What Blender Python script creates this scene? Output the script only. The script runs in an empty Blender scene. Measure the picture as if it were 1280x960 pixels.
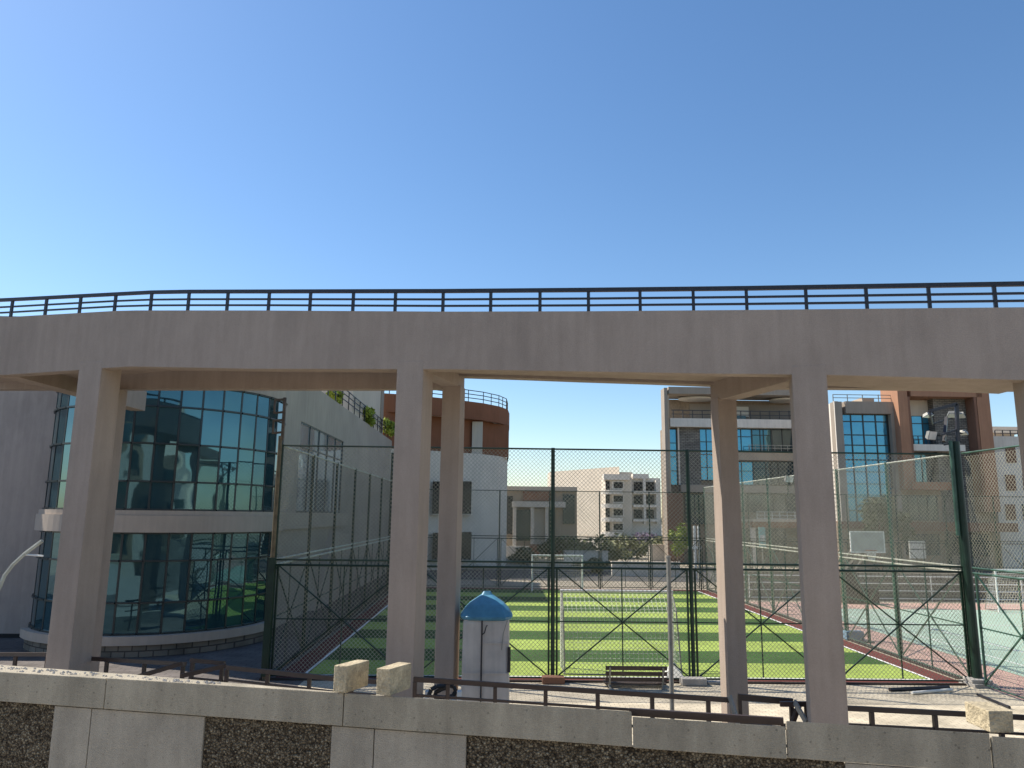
import bpy, bmesh, math, random
import numpy as np
from mathutils import Vector, Matrix
random.seed(7)
S = bpy.context.scene
COL = S.collection

# ---------------------------------------------------------------- camera
F = 930.0; CAMZ = 4.0
_y = Vector((-19, -164, -930)).normalized()
_z = Vector((62, 5267, -930)); _z = (_z - _z.dot(_y) * _y).normalized()
_x = _y.cross(_z)
W2C = Matrix((( _x[0], _y[0], _z[0]), (_x[1], _y[1], _z[1]), (_x[2], _y[2], _z[2])))
C2W = W2C.transposed()
CP = Vector((0, 0, CAMZ))
cd = bpy.data.cameras.new('camera'); cam = bpy.data.objects.new('camera', cd); COL.objects.link(cam)
cd.sensor_width = 36; cd.lens = F / 1280 * 36; cd.clip_end = 3000; cd.clip_start = 0.05
cam.matrix_world = Matrix.Translation(CP) @ C2W.to_4x4()
S.camera = cam
S.render.resolution_x = 1024; S.render.resolution_y = 768

# ---------------------------------------------------------------- light
SUN = Vector((-0.80, 0.36, 1.0)).normalized()      # direction towards the sun
w = bpy.data.worlds.new('World'); S.world = w; w.use_nodes = True
wn = w.node_tree.nodes; wl = w.node_tree.links
sky = wn.new('ShaderNodeTexSky'); sky.sky_type = 'NISHITA'; sky.sun_disc = False
sky.sun_elevation = math.asin(SUN.z)
sky.sun_rotation = math.atan2(SUN.x, SUN.y)
sky.air_density = 1.0; sky.dust_density = 0.35; sky.ozone_density = 1.6; sky.altitude = 50
hs = wn.new('ShaderNodeHueSaturation'); hs.inputs['Saturation'].default_value = 1.18; wl.new(sky.outputs[0], hs.inputs['Color']); wl.new(hs.outputs[0], wn['Background'].inputs[0]); wn['Background'].inputs[1].default_value = 0.10
sd = bpy.data.lights.new('sun', 'SUN'); so = bpy.data.objects.new('sun', sd); COL.objects.link(so)
sd.energy = 4.3; sd.angle = math.radians(0.53); sd.color = (1.0, 0.93, 0.82)
so.rotation_euler = SUN.to_track_quat('Z', 'Y').to_euler(); so.location = SUN * 60
S.view_settings.view_transform = 'Standard'; S.view_settings.look = 'None'
S.view_settings.exposure = 0.8; S.view_settings.gamma = 1

# ---------------------------------------------------------------- picture <-> place
def ray(px, py):
    return (C2W @ Vector((px - 640, 480 - py, -F)))
def at(px, py, Y):
    r = ray(px, py); return CP + r * (Y / r.y)
def atx(px, py, X):
    r = ray(px, py); return CP + r * (X / r.x)
def gnd(px, py, z=0.0):
    r = ray(px, py); return CP + r * ((z - CAMZ) / r.z)
def proj(p):
    c = W2C @ (Vector(p) - CP); return 640 + F * c.x / -c.z, 480 - F * c.y / -c.z
def zfor(X, Y, curve):
    lo, hi = -20, 40
    for _ in range(40):
        m = (lo + hi) / 2; x, y = proj((X, Y, m))
        if y > curve(x): lo = m
        else: hi = m
    return m
def crv(*pts):
    xs = [p[0] for p in pts]; ys = [p[1] for p in pts]
    return lambda x: float(np.interp(x, xs, ys))

# ---------------------------------------------------------------- materials
def _bsdf(name):
    m = bpy.data.materials.new(name); m.use_nodes = True
    return m, m.node_tree.nodes, m.node_tree.links, m.node_tree.nodes['Principled BSDF']
def mat(name, col, rough=0.85, var=0.12, scale=2.0, bump=0.0, bscale=40.0, metal=0.0, col2=None,
        stretch=(1, 1, 1), spec=0.3, streak=0.0, fine=0.0, fscale=60.0, pits=0.0, drip=0.0):
    m, N, L, b = _bsdf(name)
    b.inputs['Roughness'].default_value = rough; b.inputs['Metallic'].default_value = metal
    b.inputs['Specular IOR Level'].default_value = spec
    g = N.new('ShaderNodeNewGeometry'); mp = N.new('ShaderNodeMapping'); mp.inputs['Scale'].default_value = stretch
    L.new(g.outputs['Position'], mp.inputs[0])
    n = N.new('ShaderNodeTexNoise'); n.inputs['Scale'].default_value = scale; n.inputs['Detail'].default_value = 6
    n.inputs['Roughness'].default_value = 0.62
    L.new(mp.outputs[0], n.inputs[0])
    r = N.new('ShaderNodeValToRGB')
    c1 = [max(0, c * (1 - var)) for c in col]; c2 = list(col2) if col2 else [min(1, c * (1 + var)) for c in col]
    r.color_ramp.elements[0].position = 0.34; r.color_ramp.elements[1].position = 0.66
    r.color_ramp.elements[0].color = (*c1, 1); r.color_ramp.elements[1].color = (*c2, 1)
    L.new(n.outputs[0], r.inputs[0]); out = r.outputs[0]
    def mul(out, fac, lo, hi, a, bb):
        rr = N.new('ShaderNodeMapRange'); rr.inputs[1].default_value = a; rr.inputs[2].default_value = bb
        rr.inputs[3].default_value = lo; rr.inputs[4].default_value = hi; L.new(fac, rr.inputs[0])
        v = N.new('ShaderNodeVectorMath'); v.operation = 'SCALE'
        L.new(out, v.inputs[0]); L.new(rr.outputs[0], v.inputs['Scale']); return v.outputs[0]
    if streak:
        mp2 = N.new('ShaderNodeMapping'); mp2.inputs['Scale'].default_value = (5, 5, 0.35); L.new(g.outputs['Position'], mp2.inputs[0])
        n2 = N.new('ShaderNodeTexNoise'); n2.inputs['Scale'].default_value = 1.6; n2.inputs['Detail'].default_value = 5
        L.new(mp2.outputs[0], n2.inputs[0]); out = mul(out, n2.outputs[0], 1 - streak, 1 + streak * 0.6, 0.38, 0.64)
    if fine:
        n3 = N.new('ShaderNodeTexNoise'); n3.inputs['Scale'].default_value = fscale; n3.inputs['Detail'].default_value = 3
        L.new(g.outputs['Position'], n3.inputs[0]); out = mul(out, n3.outputs[0], 1 - fine, 1 + fine, 0.35, 0.65)
    if pits:                                   # scattered small dark holes
        vo = N.new('ShaderNodeTexVoronoi'); vo.inputs['Scale'].default_value = 16; L.new(g.outputs['Position'], vo.inputs[0])
        out = mul(out, vo.outputs['Distance'], 1 - pits, 1.0, 0.09, 0.17)
    if drip:                                   # broad grime patches
        n5 = N.new('ShaderNodeTexNoise'); n5.inputs['Scale'].default_value = 0.9; n5.inputs['Detail'].default_value = 8; n5.inputs['Roughness'].default_value = 0.7
        mp5 = N.new('ShaderNodeMapping'); mp5.inputs['Scale'].default_value = (2.2, 2.2, 0.8); L.new(g.outputs['Position'], mp5.inputs[0]); L.new(mp5.outputs[0], n5.inputs[0])
        out = mul(out, n5.outputs[0], 1 - drip, 1 + drip * .3, 0.36, 0.56)
    L.new(out, b.inputs['Base Color'])
    if bump:
        nb = N.new('ShaderNodeTexNoise'); nb.inputs['Scale'].default_value = bscale; nb.inputs['Detail'].default_value = 4
        L.new(g.outputs['Position'], nb.inputs[0])
        bp = N.new('ShaderNodeBump'); bp.inputs['Strength'].default_value = bump; bp.inputs['Distance'].default_value = 0.02
        L.new(nb.outputs[0], bp.inputs['Height']); L.new(bp.outputs[0], b.inputs['Normal'])
    return m
def mat_speckle(name, cols, scale, rough=0.95, bump=0.8, dist=0.01):
    m, N, L, b = _bsdf(name); b.inputs['Roughness'].default_value = rough; b.inputs['Specular IOR Level'].default_value = 0.2
    g = N.new('ShaderNodeNewGeometry')
    v = N.new('ShaderNodeTexVoronoi'); v.inputs['Scale'].default_value = scale; L.new(g.outputs['Position'], v.inputs[0])
    sx = N.new('ShaderNodeSeparateColor'); L.new(v.outputs['Color'], sx.inputs[0])
    r = N.new('ShaderNodeValToRGB'); e = r.color_ramp.elements
    e[0].color = (*cols[0], 1); e[1].color = (*cols[-1], 1)
    for i, c in enumerate(cols[1:-1]):
        x = e.new((i + 1) / (len(cols) - 1)); x.color = (*c, 1)
    L.new(sx.outputs[0], r.inputs[0])
    mr = N.new('ShaderNodeMapRange'); mr.inputs[1].default_value = 0.0; mr.inputs[2].default_value = 0.7 ; mr.inputs[3].default_value = 1.25; mr.inputs[4].default_value = 0.35
    L.new(v.outputs['Distance'], mr.inputs[0])
    sc = N.new('ShaderNodeVectorMath'); sc.operation = 'SCALE'; L.new(r.outputs[0], sc.inputs[0]); L.new(mr.outputs[0], sc.inputs['Scale'])
    L.new(sc.outputs[0], b.inputs['Base Color'])
    inv = N.new('ShaderNodeMath'); inv.operation = 'SUBTRACT'; inv.inputs[0].default_value = 1; L.new(v.outputs['Distance'], inv.inputs[1])
    bp = N.new('ShaderNodeBump'); bp.inputs['Strength'].default_value = bump; bp.inputs['Distance'].default_value = dist
    L.new(inv.outputs[0], bp.inputs['Height']); L.new(bp.outputs[0], b.inputs['Normal'])
    return m
def mat_brick(name, c1, c2, mortar, scale, bw=0.5, rh=0.25, ms=0.02, plane='XZ', bump=0.5):
    m, N, L, b = _bsdf(name); b.inputs['Roughness'].default_value = 0.9; b.inputs['Specular IOR Level'].default_value = 0.2
    g = N.new('ShaderNodeNewGeometry'); s = N.new('ShaderNodeSeparateXYZ'); c = N.new('ShaderNodeCombineXYZ')
    L.new(g.outputs['Position'], s.inputs[0]); L.new(s.outputs[0], c.inputs[0]); L.new(s.outputs['Z' if plane == 'XZ' else 'Y'], c.inputs[1])
    t = N.new('ShaderNodeTexBrick'); t.inputs['Scale'].default_value = scale
    t.inputs['Color1'].default_value = (*c1, 1); t.inputs['Color2'].default_value = (*c2, 1); t.inputs['Mortar'].default_value = (*mortar, 1)
    t.inputs['Mortar Size'].default_value = ms; t.inputs['Brick Width'].default_value = bw; t.inputs['Row Height'].default_value = rh
    L.new(c.outputs[0], t.inputs[0])
    n = N.new('ShaderNodeTexNoise'); n.inputs['Scale'].default_value = 1.3; n.inputs['Detail'].default_value = 7; L.new(g.outputs['Position'], n.inputs[0])
    mr = N.new('ShaderNodeMapRange'); mr.inputs[1].default_value = 0.3; mr.inputs[2].default_value = 0.7; mr.inputs[3].default_value = 0.72; mr.inputs[4].default_value = 1.22
    L.new(n.outputs[0], mr.inputs[0])
    sc = N.new('ShaderNodeVectorMath'); sc.operation = 'SCALE'; L.new(t.outputs[0], sc.inputs[0]); L.new(mr.outputs[0], sc.inputs['Scale'])
    L.new(sc.outputs[0], b.inputs['Base Color'])
    bp = N.new('ShaderNodeBump'); bp.inputs['Strength'].default_value = bump; bp.inputs['Distance'].default_value = 0.02; bp.invert = True
    L.new(t.outputs['Fac'], bp.inputs['Height']); L.new(bp.outputs[0], b.inputs['Normal'])
    return m
def mat_glass(name, tint, dark, metal=0.75, rough=0.02, warp=0.05):
    m, N, L, b = _bsdf(name)
    b.inputs['Base Color'].default_value = (*tint, 1); b.inputs['Metallic'].default_value = metal
    b.inputs['Roughness'].default_value = rough; b.inputs['Specular IOR Level'].default_value = 0.6
    g = N.new('ShaderNodeNewGeometry'); n = N.new('ShaderNodeTexNoise'); n.inputs['Scale'].default_value = 1.1; n.inputs['Detail'].default_value = 1
    L.new(g.outputs['Position'], n.inputs[0])
    bp = N.new('ShaderNodeBump'); bp.inputs['Strength'].default_value = warp; bp.inputs['Distance'].default_value = 0.25
    L.new(n.outputs[0], bp.inputs['Height']); L.new(bp.outputs[0], b.inputs['Normal'])
    n2 = N.new('ShaderNodeTexNoise'); n2.inputs['Scale'].default_value = 0.35; L.new(g.outputs['Position'], n2.inputs[0])
    mx = N.new('ShaderNodeMix'); mx.data_type = 'RGBA'; L.new(n2.outputs[0], mx.inputs['Factor'])
    mx.inputs['A'].default_value = (*dark, 1); mx.inputs['B'].default_value = (*tint, 1); L.new(mx.outputs['Result'], b.inputs['Base Color'])
    return m
def mat_leaf(name, c1, c2):
    m = mat(name, c1, 0.6, 0.25, 1.7, col2=c2, spec=0.3, fine=0.3, fscale=9)
    m.node_tree.nodes['Principled BSDF'].inputs['Transmission Weight'].default_value = 0.0
    return m
M = {}
M['plaster'] = mat('mauve_plaster', (0.355, 0.285, 0.232), 0.92, 0.06, 0.45, 0.3, 60, streak=0.05, fine=0.05, drip=0.08)
M['coping'] = mat('cream_cast_stone', (0.37, 0.325, 0.245), 0.9, 0.10, 1.6, 0.5, 110, streak=0.08, fine=0.09, fscale=100, pits=0.35, drip=0.22)
M['panelstone'] = mat('pale_cast_stone', (0.385, 0.34, 0.27), 0.9, 0.08, 2.5, 0.5, 110, streak=0.06, fine=0.09, fscale=110, pits=0.18, drip=0.18)
M['block'] = mat('sandy_stone', (0.42, 0.35, 0.23), 0.9, 0.25, 9.0, 0.9, 45, fine=0.14, fscale=60)
M['pebble'] = mat_speckle('pebble_dash', [(0.05, 0.037, 0.024), (0.15, 0.115, 0.072), (0.28, 0.225, 0.15), (0.11, 0.082, 0.053), (0.46, 0.39, 0.27)], 62, bump=1.0, dist=0.02)
M['darkkerb'] = mat('dark_kerb_edge', (0.045, 0.035, 0.03), 0.9, 0.2, 3)
M['asphalt'] = mat('asphalt', (0.085, 0.082, 0.08), 0.95, 0.15, 0.8, 0.3, 60, fine=0.12)
M['sand'] = mat('dusty_ground', (0.30, 0.26, 0.20), 0.98, 0.18, 0.15, 0.3, 30, fine=0.12, fscale=8)
M['paving'] = mat_brick('plaza_pavers', (0.56, 0.49, 0.37), (0.48, 0.42, 0.32), (0.27, 0.23, 0.17), 5.0, 1.0, 0.5, 0.03, 'XY', 0.5)
M['greypaving'] = mat_brick('grey_pavers', (0.155, 0.135, 0.125), (0.135, 0.12, 0.11), (0.085, 0.075, 0.07), 2.5, 1.0, 0.5, 0.03, 'XY', 0.5)
M['concrete'] = mat('concrete', (0.36, 0.34, 0.31), 0.92, 0.15, 2.5, 0.4, 40, fine=0.1)
M['redtrack'] = mat('maroon_rubber', (0.115, 0.032, 0.026), 0.95, 0.12, 1.5, 0.3, 80, fine=0.15)
M['pink'] = mat('faded_pink_acrylic', (0.43, 0.275, 0.225), 0.85, 0.10, 0.6, 0.1, 60, fine=0.06)
M['courtgreen'] = mat('faded_green_acrylic', (0.31, 0.41, 0.325), 0.8, 0.08, 0.5, 0.1, 60, fine=0.05)
M['line'] = mat('white_line_paint', (0.70, 0.70, 0.66), 0.8, 0.08, 3)
M['green'] = mat('dark_green_metal', (0.010, 0.030, 0.020), 0.45, 0.25, 4, metal=0.0, spec=0.4)
M['greenlight'] = mat('worn_green_metal', (0.035, 0.085, 0.06), 0.5, 0.3, 5, spec=0.5)
M['wire'] = mat('chain_link_wire', (0.34, 0.33, 0.25), 0.55, 0.2, 3, spec=0.5)
M['wirefar'] = mat('far_chain_link_wire', (0.26, 0.255, 0.20), 0.6, 0.2, 3, spec=0.4)
M['galv'] = mat('galvanised_steel', (0.27, 0.26, 0.23), 0.5, 0.15, 6, metal=0.3, spec=0.5)
M['brown'] = mat('brown_painted_metal', (0.040, 0.024, 0.020), 0.45, 0.2, 8, spec=0.5)
M['rail'] = mat('near_black_painted_metal', (0.022, 0.020, 0.024), 0.4, 0.2, 8, spec=0.5)
M['mullion'] = mat('dark_mullion_metal', (0.02, 0.03, 0.032), 0.35, 0.1, 8, spec=0.5)
M['white'] = mat('white_render', (0.68, 0.615, 0.53), 0.9, 0.06, 0.7, 0.15, 40, streak=0.05, drip=0.06)
M['bandwhite'] = mat('white_band_render', (0.46, 0.385, 0.315), 0.9, 0.05, 1.2, 0.15, 40, streak=0.04)
M['pipe'] = mat('white_paint_tube', (0.72, 0.71, 0.66), 0.5, 0.1, 4, spec=0.5)
M['greywall'] = mat('grey_render', (0.42, 0.35, 0.30), 0.92, 0.07, 0.5, 0.2, 40, streak=0.05, drip=0.1)
M['sidewall'] = mat('warm_grey_render', (0.40, 0.345, 0.285), 0.92, 0.09, 0.4, 0.2, 40, streak=0.07)
M['greyframe'] = mat('taupe_render', (0.32, 0.27, 0.22), 0.92, 0.07, 0.5, 0.15, 30, streak=0.05)
M['cream'] = mat('cream_render', (0.60, 0.52, 0.42), 0.92, 0.06, 0.4, 0.15, 30, streak=0.05)
M['beige'] = mat('beige_render', (0.44, 0.35, 0.26), 0.92, 0.06, 0.4, 0.15, 30, streak=0.05)
M['terra'] = mat('terracotta_render', (0.235, 0.098, 0.052), 0.9, 0.10, 0.5, 0.2, 30, streak=0.06)
M['terradark'] = mat('brown_terracotta_render', (0.22, 0.115, 0.075), 0.9, 0.10, 0.6, 0.2, 30, streak=0.08)
M['brownwall'] = mat('brown_stone_render', (0.29, 0.22, 0.155), 0.9, 0.14, 1.0, 0.3, 25, fine=0.12, fscale=6)
M['stone'] = mat_brick('grey_split_stone', (0.27, 0.245, 0.21), (0.19, 0.175, 0.155), (0.08, 0.075, 0.065), 2.4, 1.0, 0.36, 0.05, 'XZ', 1.0)
M['stonelow'] = mat_brick('rough_stone_wall', (0.25, 0.22, 0.18), (0.17, 0.15, 0.12), (0.09, 0.08, 0.07), 2.6, 0.9, 0.45, 0.04, 'XZ', 1.0)
M['glass'] = mat_glass('teal_mirror_glass', (0.11, 0.24, 0.28), (0.02, 0.065, 0.08), 0.7, 0.02, 0.024)
M['glassblue'] = mat_glass('blue_mirror_glass', (0.10, 0.33, 0.46), (0.07, 0.27, 0.40), 0.5, 0.08, 0.03)
M['glassdark'] = mat_glass('dark_green_glass', (0.045, 0.075, 0.08), (0.03, 0.05, 0.05), 0.3, 0.05)
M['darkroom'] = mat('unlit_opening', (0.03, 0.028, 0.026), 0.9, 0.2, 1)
M['fibre'] = mat('grubby_white_fibreglass', (0.60, 0.53, 0.46), 0.6, 0.10, 2.2, 0.15, 20, streak=0.09, spec=0.4)
M['blue'] = mat('blue_plastic', (0.075, 0.245, 0.37), 0.5, 0.2, 3, spec=0.5)
M['bench'] = mat('weathered_brown_wood', (0.075, 0.055, 0.045), 0.7, 0.3, 9, 0.4, 30, stretch=(0.3, 3, 3))
M['black'] = mat('black_rubber', (0.012, 0.012, 0.012), 0.5, 0.2, 5, spec=0.5)
M['net'] = mat('white_net_cord', (0.62, 0.62, 0.58), 0.8, 0.05, 3)
M['glassside'] = mat_glass('bright_reflection_side_glass', (0.62, 0.66, 0.64), (0.5, 0.56, 0.56), 0.6, 0.05, 0.02)  # bright reflection in the side window put into a paler glass tint
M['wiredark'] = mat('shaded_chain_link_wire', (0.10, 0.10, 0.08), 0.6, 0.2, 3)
M['portal'] = mat('pale_terracotta_render', (0.36, 0.19, 0.115), 0.9, 0.08, 0.5, 0.2, 30, streak=0.06)
M['palerail'] = mat('sunlit_pale_rail', (0.42, 0.42, 0.35), 0.6, 0.2, 3)  # sunlight on the side fence rails put into the colour; also colours the bent tube
M['leaf'] = mat_leaf('green_leaves', (0.05, 0.095, 0.025), (0.10, 0.16, 0.045))
M['leafy'] = mat_leaf('yellow_green_leaves', (0.20, 0.27, 0.03), (0.36, 0.42, 0.07))
M['leafd'] = mat_leaf('dusty_dark_leaves', (0.065, 0.085, 0.035), (0.13, 0.145, 0.07))
M['leafg'] = mat_leaf('dusty_olive_leaves', (0.15, 0.165, 0.06), (0.27, 0.27, 0.12))
M['flower'] = mat_leaf('mauve_flowers', (0.20, 0.15, 0.22), (0.35, 0.27, 0.38))
M['bark'] = mat('bark', (0.14, 0.10, 0.07), 0.95, 0.25, 6, 0.6, 30)
M['lens'] = mat('floodlight_glass', (0.45, 0.47, 0.46), 0.2, 0.1, 3, spec=0.6)
M['pad'] = mat('dark_brown_pad', (0.06, 0.045, 0.038), 0.7, 0.15, 2)
M['turq'] = mat('turquoise_board', (0.25, 0.50, 0.46), 0.6, 0.1, 2)

# striped artificial turf
def make_turf():
    m, N, L, b = _bsdf('striped_artificial_turf'); b.inputs['Roughness'].default_value = 0.85; b.inputs['Specular IOR Level'].default_value = 0.25
    g = N.new('ShaderNodeNewGeometry'); s = N.new('ShaderNodeSeparateXYZ'); L.new(g.outputs['Position'], s.inputs[0])
    nz = N.new('ShaderNodeTexNoise'); nz.inputs['Scale'].default_value = 3; L.new(g.outputs['Position'], nz.inputs[0])
    wob = N.new('ShaderNodeMath'); wob.operation = 'MULTIPLY_ADD'; wob.inputs[1].default_value = 0.04; L.new(nz.outputs[0], wob.inputs[0]); L.new(s.outputs['Y'], wob.inputs[2])
    sub = N.new('ShaderNodeMath'); sub.operation = 'SUBTRACT'; sub.inputs[1].default_value = TURF0 + 0.04; L.new(wob.outputs[0], sub.inputs[0])
    dv = N.new('ShaderNodeMath'); dv.operation = 'DIVIDE'; dv.inputs[1].default_value = 2 * STRIPE; L.new(sub.outputs[0], dv.inputs[0])
    fr = N.new('ShaderNodeMath'); fr.operation = 'FRACT'; L.new(dv.outputs[0], fr.inputs[0])
    gt = N.new('ShaderNodeMath'); gt.operation = 'GREATER_THAN'; gt.inputs[1].default_value = 0.5; L.new(fr.outputs[0], gt.inputs[0])
    mx = N.new('ShaderNodeMix'); mx.data_type = 'RGBA'; L.new(gt.outputs[0], mx.inputs['Factor'])
    mx.inputs['A'].default_value = (0.31, 0.40, 0.085, 1); mx.inputs['B'].default_value = (0.042, 0.095, 0.018, 1)
    n = N.new('ShaderNodeTexNoise'); n.inputs['Scale'].default_value = 14; n.inputs['Detail'].default_value = 6; L.new(g.outputs['Position'], n.inputs[0])
    mr = N.new('ShaderNodeMapRange'); mr.inputs[1].default_value = 0.3; mr.inputs[2].default_value = 0.7; mr.inputs[3].default_value = 0.7; mr.inputs[4].default_value = 1.25; L.new(n.outputs[0], mr.inputs[0])
    sc = N.new('ShaderNodeVectorMath'); sc.operation = 'SCALE'; L.new(mx.outputs['Result'], sc.inputs[0]); L.new(mr.outputs[0], sc.inputs['Scale'])
    n6 = N.new('ShaderNodeTexNoise'); n6.inputs['Scale'].default_value = 0.55; n6.inputs['Detail'].default_value = 5; L.new(g.outputs['Position'], n6.inputs[0])
    m6 = N.new('ShaderNodeMapRange'); m6.inputs[1].default_value = 0.35; m6.inputs[2].default_value = 0.65; m6.inputs[3].default_value = 0.84; m6.inputs[4].default_value = 1.08; L.new(n6.outputs[0], m6.inputs[0])
    s6 = N.new('ShaderNodeVectorMath'); s6.operation = 'SCALE'; L.new(sc.outputs[0], s6.inputs[0]); L.new(m6.outputs[0], s6.inputs['Scale'])
    L.new(s6.outputs[0], b.inputs['Base Color'])
    bp = N.new('ShaderNodeBump'); bp.inputs['Strength'].default_value = 0.6; bp.inputs['Distance'].default_value = 0.03
    n4 = N.new('ShaderNodeTexNoise'); n4.inputs['Scale'].default_value = 70; L.new(g.outputs['Position'], n4.inputs[0]); L.new(n4.outputs[0], bp.inputs['Height']); L.new(bp.outputs[0], b.inputs['Normal'])
    return m

# ---------------------------------------------------------------- mesh helpers
ROOT = {}
def rootloc(o):
    while o is not None and o.parent: o = o.parent
    return ROOT.get(o.name, Vector((0, 0, 0))) if o else Vector((0, 0, 0))
def tag(o, label=None, cat=None, group=None, kind=None):
    if label: o['label'] = label
    if cat: o['category'] = cat
    if group: o['group'] = group
    if kind: o['kind'] = kind
    return o
def thing(name, label, cat, loc, group=None, kind=None):
    o = bpy.data.objects.new(name, None); COL.objects.link(o); o.location = loc; o.empty_display_size = 0.3
    ROOT[o.name] = Vector(loc); return tag(o, label, cat, group, kind)
class MB:
    def __init__(s): s.v = []; s.f = []
    def add(s, vs, fs):
        k = len(s.v); s.v += [tuple(v) for v in vs]; s.f += [tuple(i + k for i in f) for f in fs]; return s
    def box(s, x0, x1, y0, y1, z0, z1):
        return s.add([(x0,y0,z0),(x1,y0,z0),(x1,y1,z0),(x0,y1,z0),(x0,y0,z1),(x1,y0,z1),(x1,y1,z1),(x0,y1,z1)],
                     [(0,3,2,1),(4,5,6,7),(0,1,5,4),(1,2,6,5),(2,3,7,6),(3,0,4,7)])
    def hexa(s, b, t):                        # four bottom and four top corners, counter-clockwise seen from above
        return s.add(list(b) + list(t), [(0,3,2,1),(4,5,6,7),(0,1,5,4),(1,2,6,5),(2,3,7,6),(3,0,4,7)])
    def obox(s, c, ux, uy, z0, z1):           # box on a turned footprint: centre, half axes
        c = Vector(c); ux = Vector(ux); uy = Vector(uy)
        P = [c - ux - uy, c + ux - uy, c + ux + uy, c - ux + uy]
        return s.hexa([(p.x, p.y, z0) for p in P], [(p.x, p.y, z1) for p in P])
    def bar(s, a, b, w, h=None, up=(0, 0, 1)):
        h = h or w; a = Vector(a); b = Vector(b); d = (b - a).normalized(); u = Vector(up)
        if abs(d.dot(u)) > 0.99: u = Vector((0, 1, 0))
        r = d.cross(u).normalized(); u = r.cross(d).normalized(); r = r * (w / 2); u = u * (h / 2)
        P = [a - r - u, a + r - u, a + r + u, a - r + u, b - r - u, b + r - u, b + r + u, b - r + u]
        return s.add(P, [(0,3,2,1),(4,5,6,7),(0,1,5,4),(1,2,6,5),(2,3,7,6),(3,0,4,7)][::1])
    def tube(s, a, b, r, n=8, r2=None, caps=True):
        a = Vector(a); b = Vector(b); d = (b - a).normalized(); u = Vector((0, 0, 1)) if abs(d.z) < 0.95 else Vector((0, 1, 0))
        x = d.cross(u).normalized(); y = d.cross(x); r2 = r if r2 is None else r2
        V = []
        for q, rr in ((a, r), (b, r2)):
            for i in range(n):
                t = 2 * math.pi * i / n; V.append(q + x * (rr * math.cos(t)) + y * (rr * math.sin(t)))
        Fs = [(i, i + n, (i + 1) % n + n, (i + 1) % n) for i in range(n)]
        if caps: Fs += [tuple(range(n)), tuple(range(2 * n - 1, n - 1, -1))]
        return s.add(V, Fs)
    def path(s, pts, r, n=8):
        for a, b in zip(pts[:-1], pts[1:]): s.tube(a, b, r, n)
        return s
    def strip(s, secs, closed=True):          # loft through cross-sections of equal point count
        n = len(secs[0]); V = [p for sec in secs for p in sec]; Fs = []
        for i in range(len(secs) - 1):
            for j in range(n): Fs.append((i*n+j, i*n+(j+1)%n, (i+1)*n+(j+1)%n, (i+1)*n+j))
        if closed: Fs += [tuple(range(n))[::-1], tuple(range((len(secs)-1)*n, len(secs)*n))]
        return s.add(V, Fs)
    def prism(s, poly, z0, z1):
        n = len(poly); V = [(p[0], p[1], z0) for p in poly] + [(p[0], p[1], z1) for p in poly]
        return s.add(V, [tuple(range(n))[::-1], tuple(range(n, 2*n))] + [(i, (i+1)%n, (i+1)%n+n, i+n) for i in range(n)])
    def build(s, name, m, parent=None, bevel=0, smooth=False, **kw):
        off = rootloc(parent) if parent else kw.pop('origin', Vector((0, 0, 0)))
        kw.pop('origin', None)
        me = bpy.data.meshes.new(name); me.from_pydata([tuple(Vector(v) - Vector(off)) for v in s.v], [], s.f)
        bm = bmesh.new(); bm.from_mesh(me)
        bmesh.ops.recalc_face_normals(bm, faces=bm.faces)
        if bevel:
            es = [e for e in bm.edges if len(e.link_faces) == 2 and e.calc_face_angle(0) > 0.6]
            bmesh.ops.bevel(bm, geom=es, offset=bevel, segments=2, affect='EDGES', profile=0.6, clamp_overlap=True)
        bm.to_mesh(me); bm.free()
        if smooth:
            for p in me.polygons: p.use_smooth = True
        me.materials.append(m)
        o = bpy.data.objects.new(name, me); COL.objects.link(o); o.parent = parent
        if not parent: o.location = off; ROOT[o.name] = Vector(off)
        return tag(o, kw.get('label'), kw.get('cat'), kw.get('group'), kw.get('kind'))
_cube = {}
def inst(name, me, parent, loc, rot=(0, 0, 0), scale=(1, 1, 1)):
    o = bpy.data.objects.new(name, me); COL.objects.link(o); o.parent = parent
    o.location = Vector(loc) - rootloc(parent); o.rotation_euler = rot; o.scale = scale; return o
def pbox(name, m, parent, x0, x1, y0, y1, z0, z1, rz=0):
    if m.name not in _cube:
        k = MB().box(-.5, .5, -.5, .5, -.5, .5).build('block', m); me = k.data; bpy.data.objects.remove(k); _cube[m.name] = me
    return inst(name, _cube[m.name], parent, ((x0+x1)/2, (y0+y1)/2, (z0+z1)/2), (0, 0, rz), (abs(x1-x0), abs(y1-y0), abs(z1-z0)))
def rect(px0, py0, px1, py1, Y):
    a = at(px0, (py0+py1)/2, Y); b = at(px1, (py0+py1)/2, Y); c = at((px0+px1)/2, py0, Y); d = at((px0+px1)/2, py1, Y)
    return a.x, b.x, d.z, c.z
def fb(name, m, parent, px0, py0, px1, py1, Y, y0, y1, z0=None, z1=None):
    x0, x1, a, b = rect(px0, py0, px1, py1, Y)
    return pbox(name, m, parent, x0, x1, Y + y0, Y + y1, a if z0 is None else z0, b if z1 is None else z1)
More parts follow.
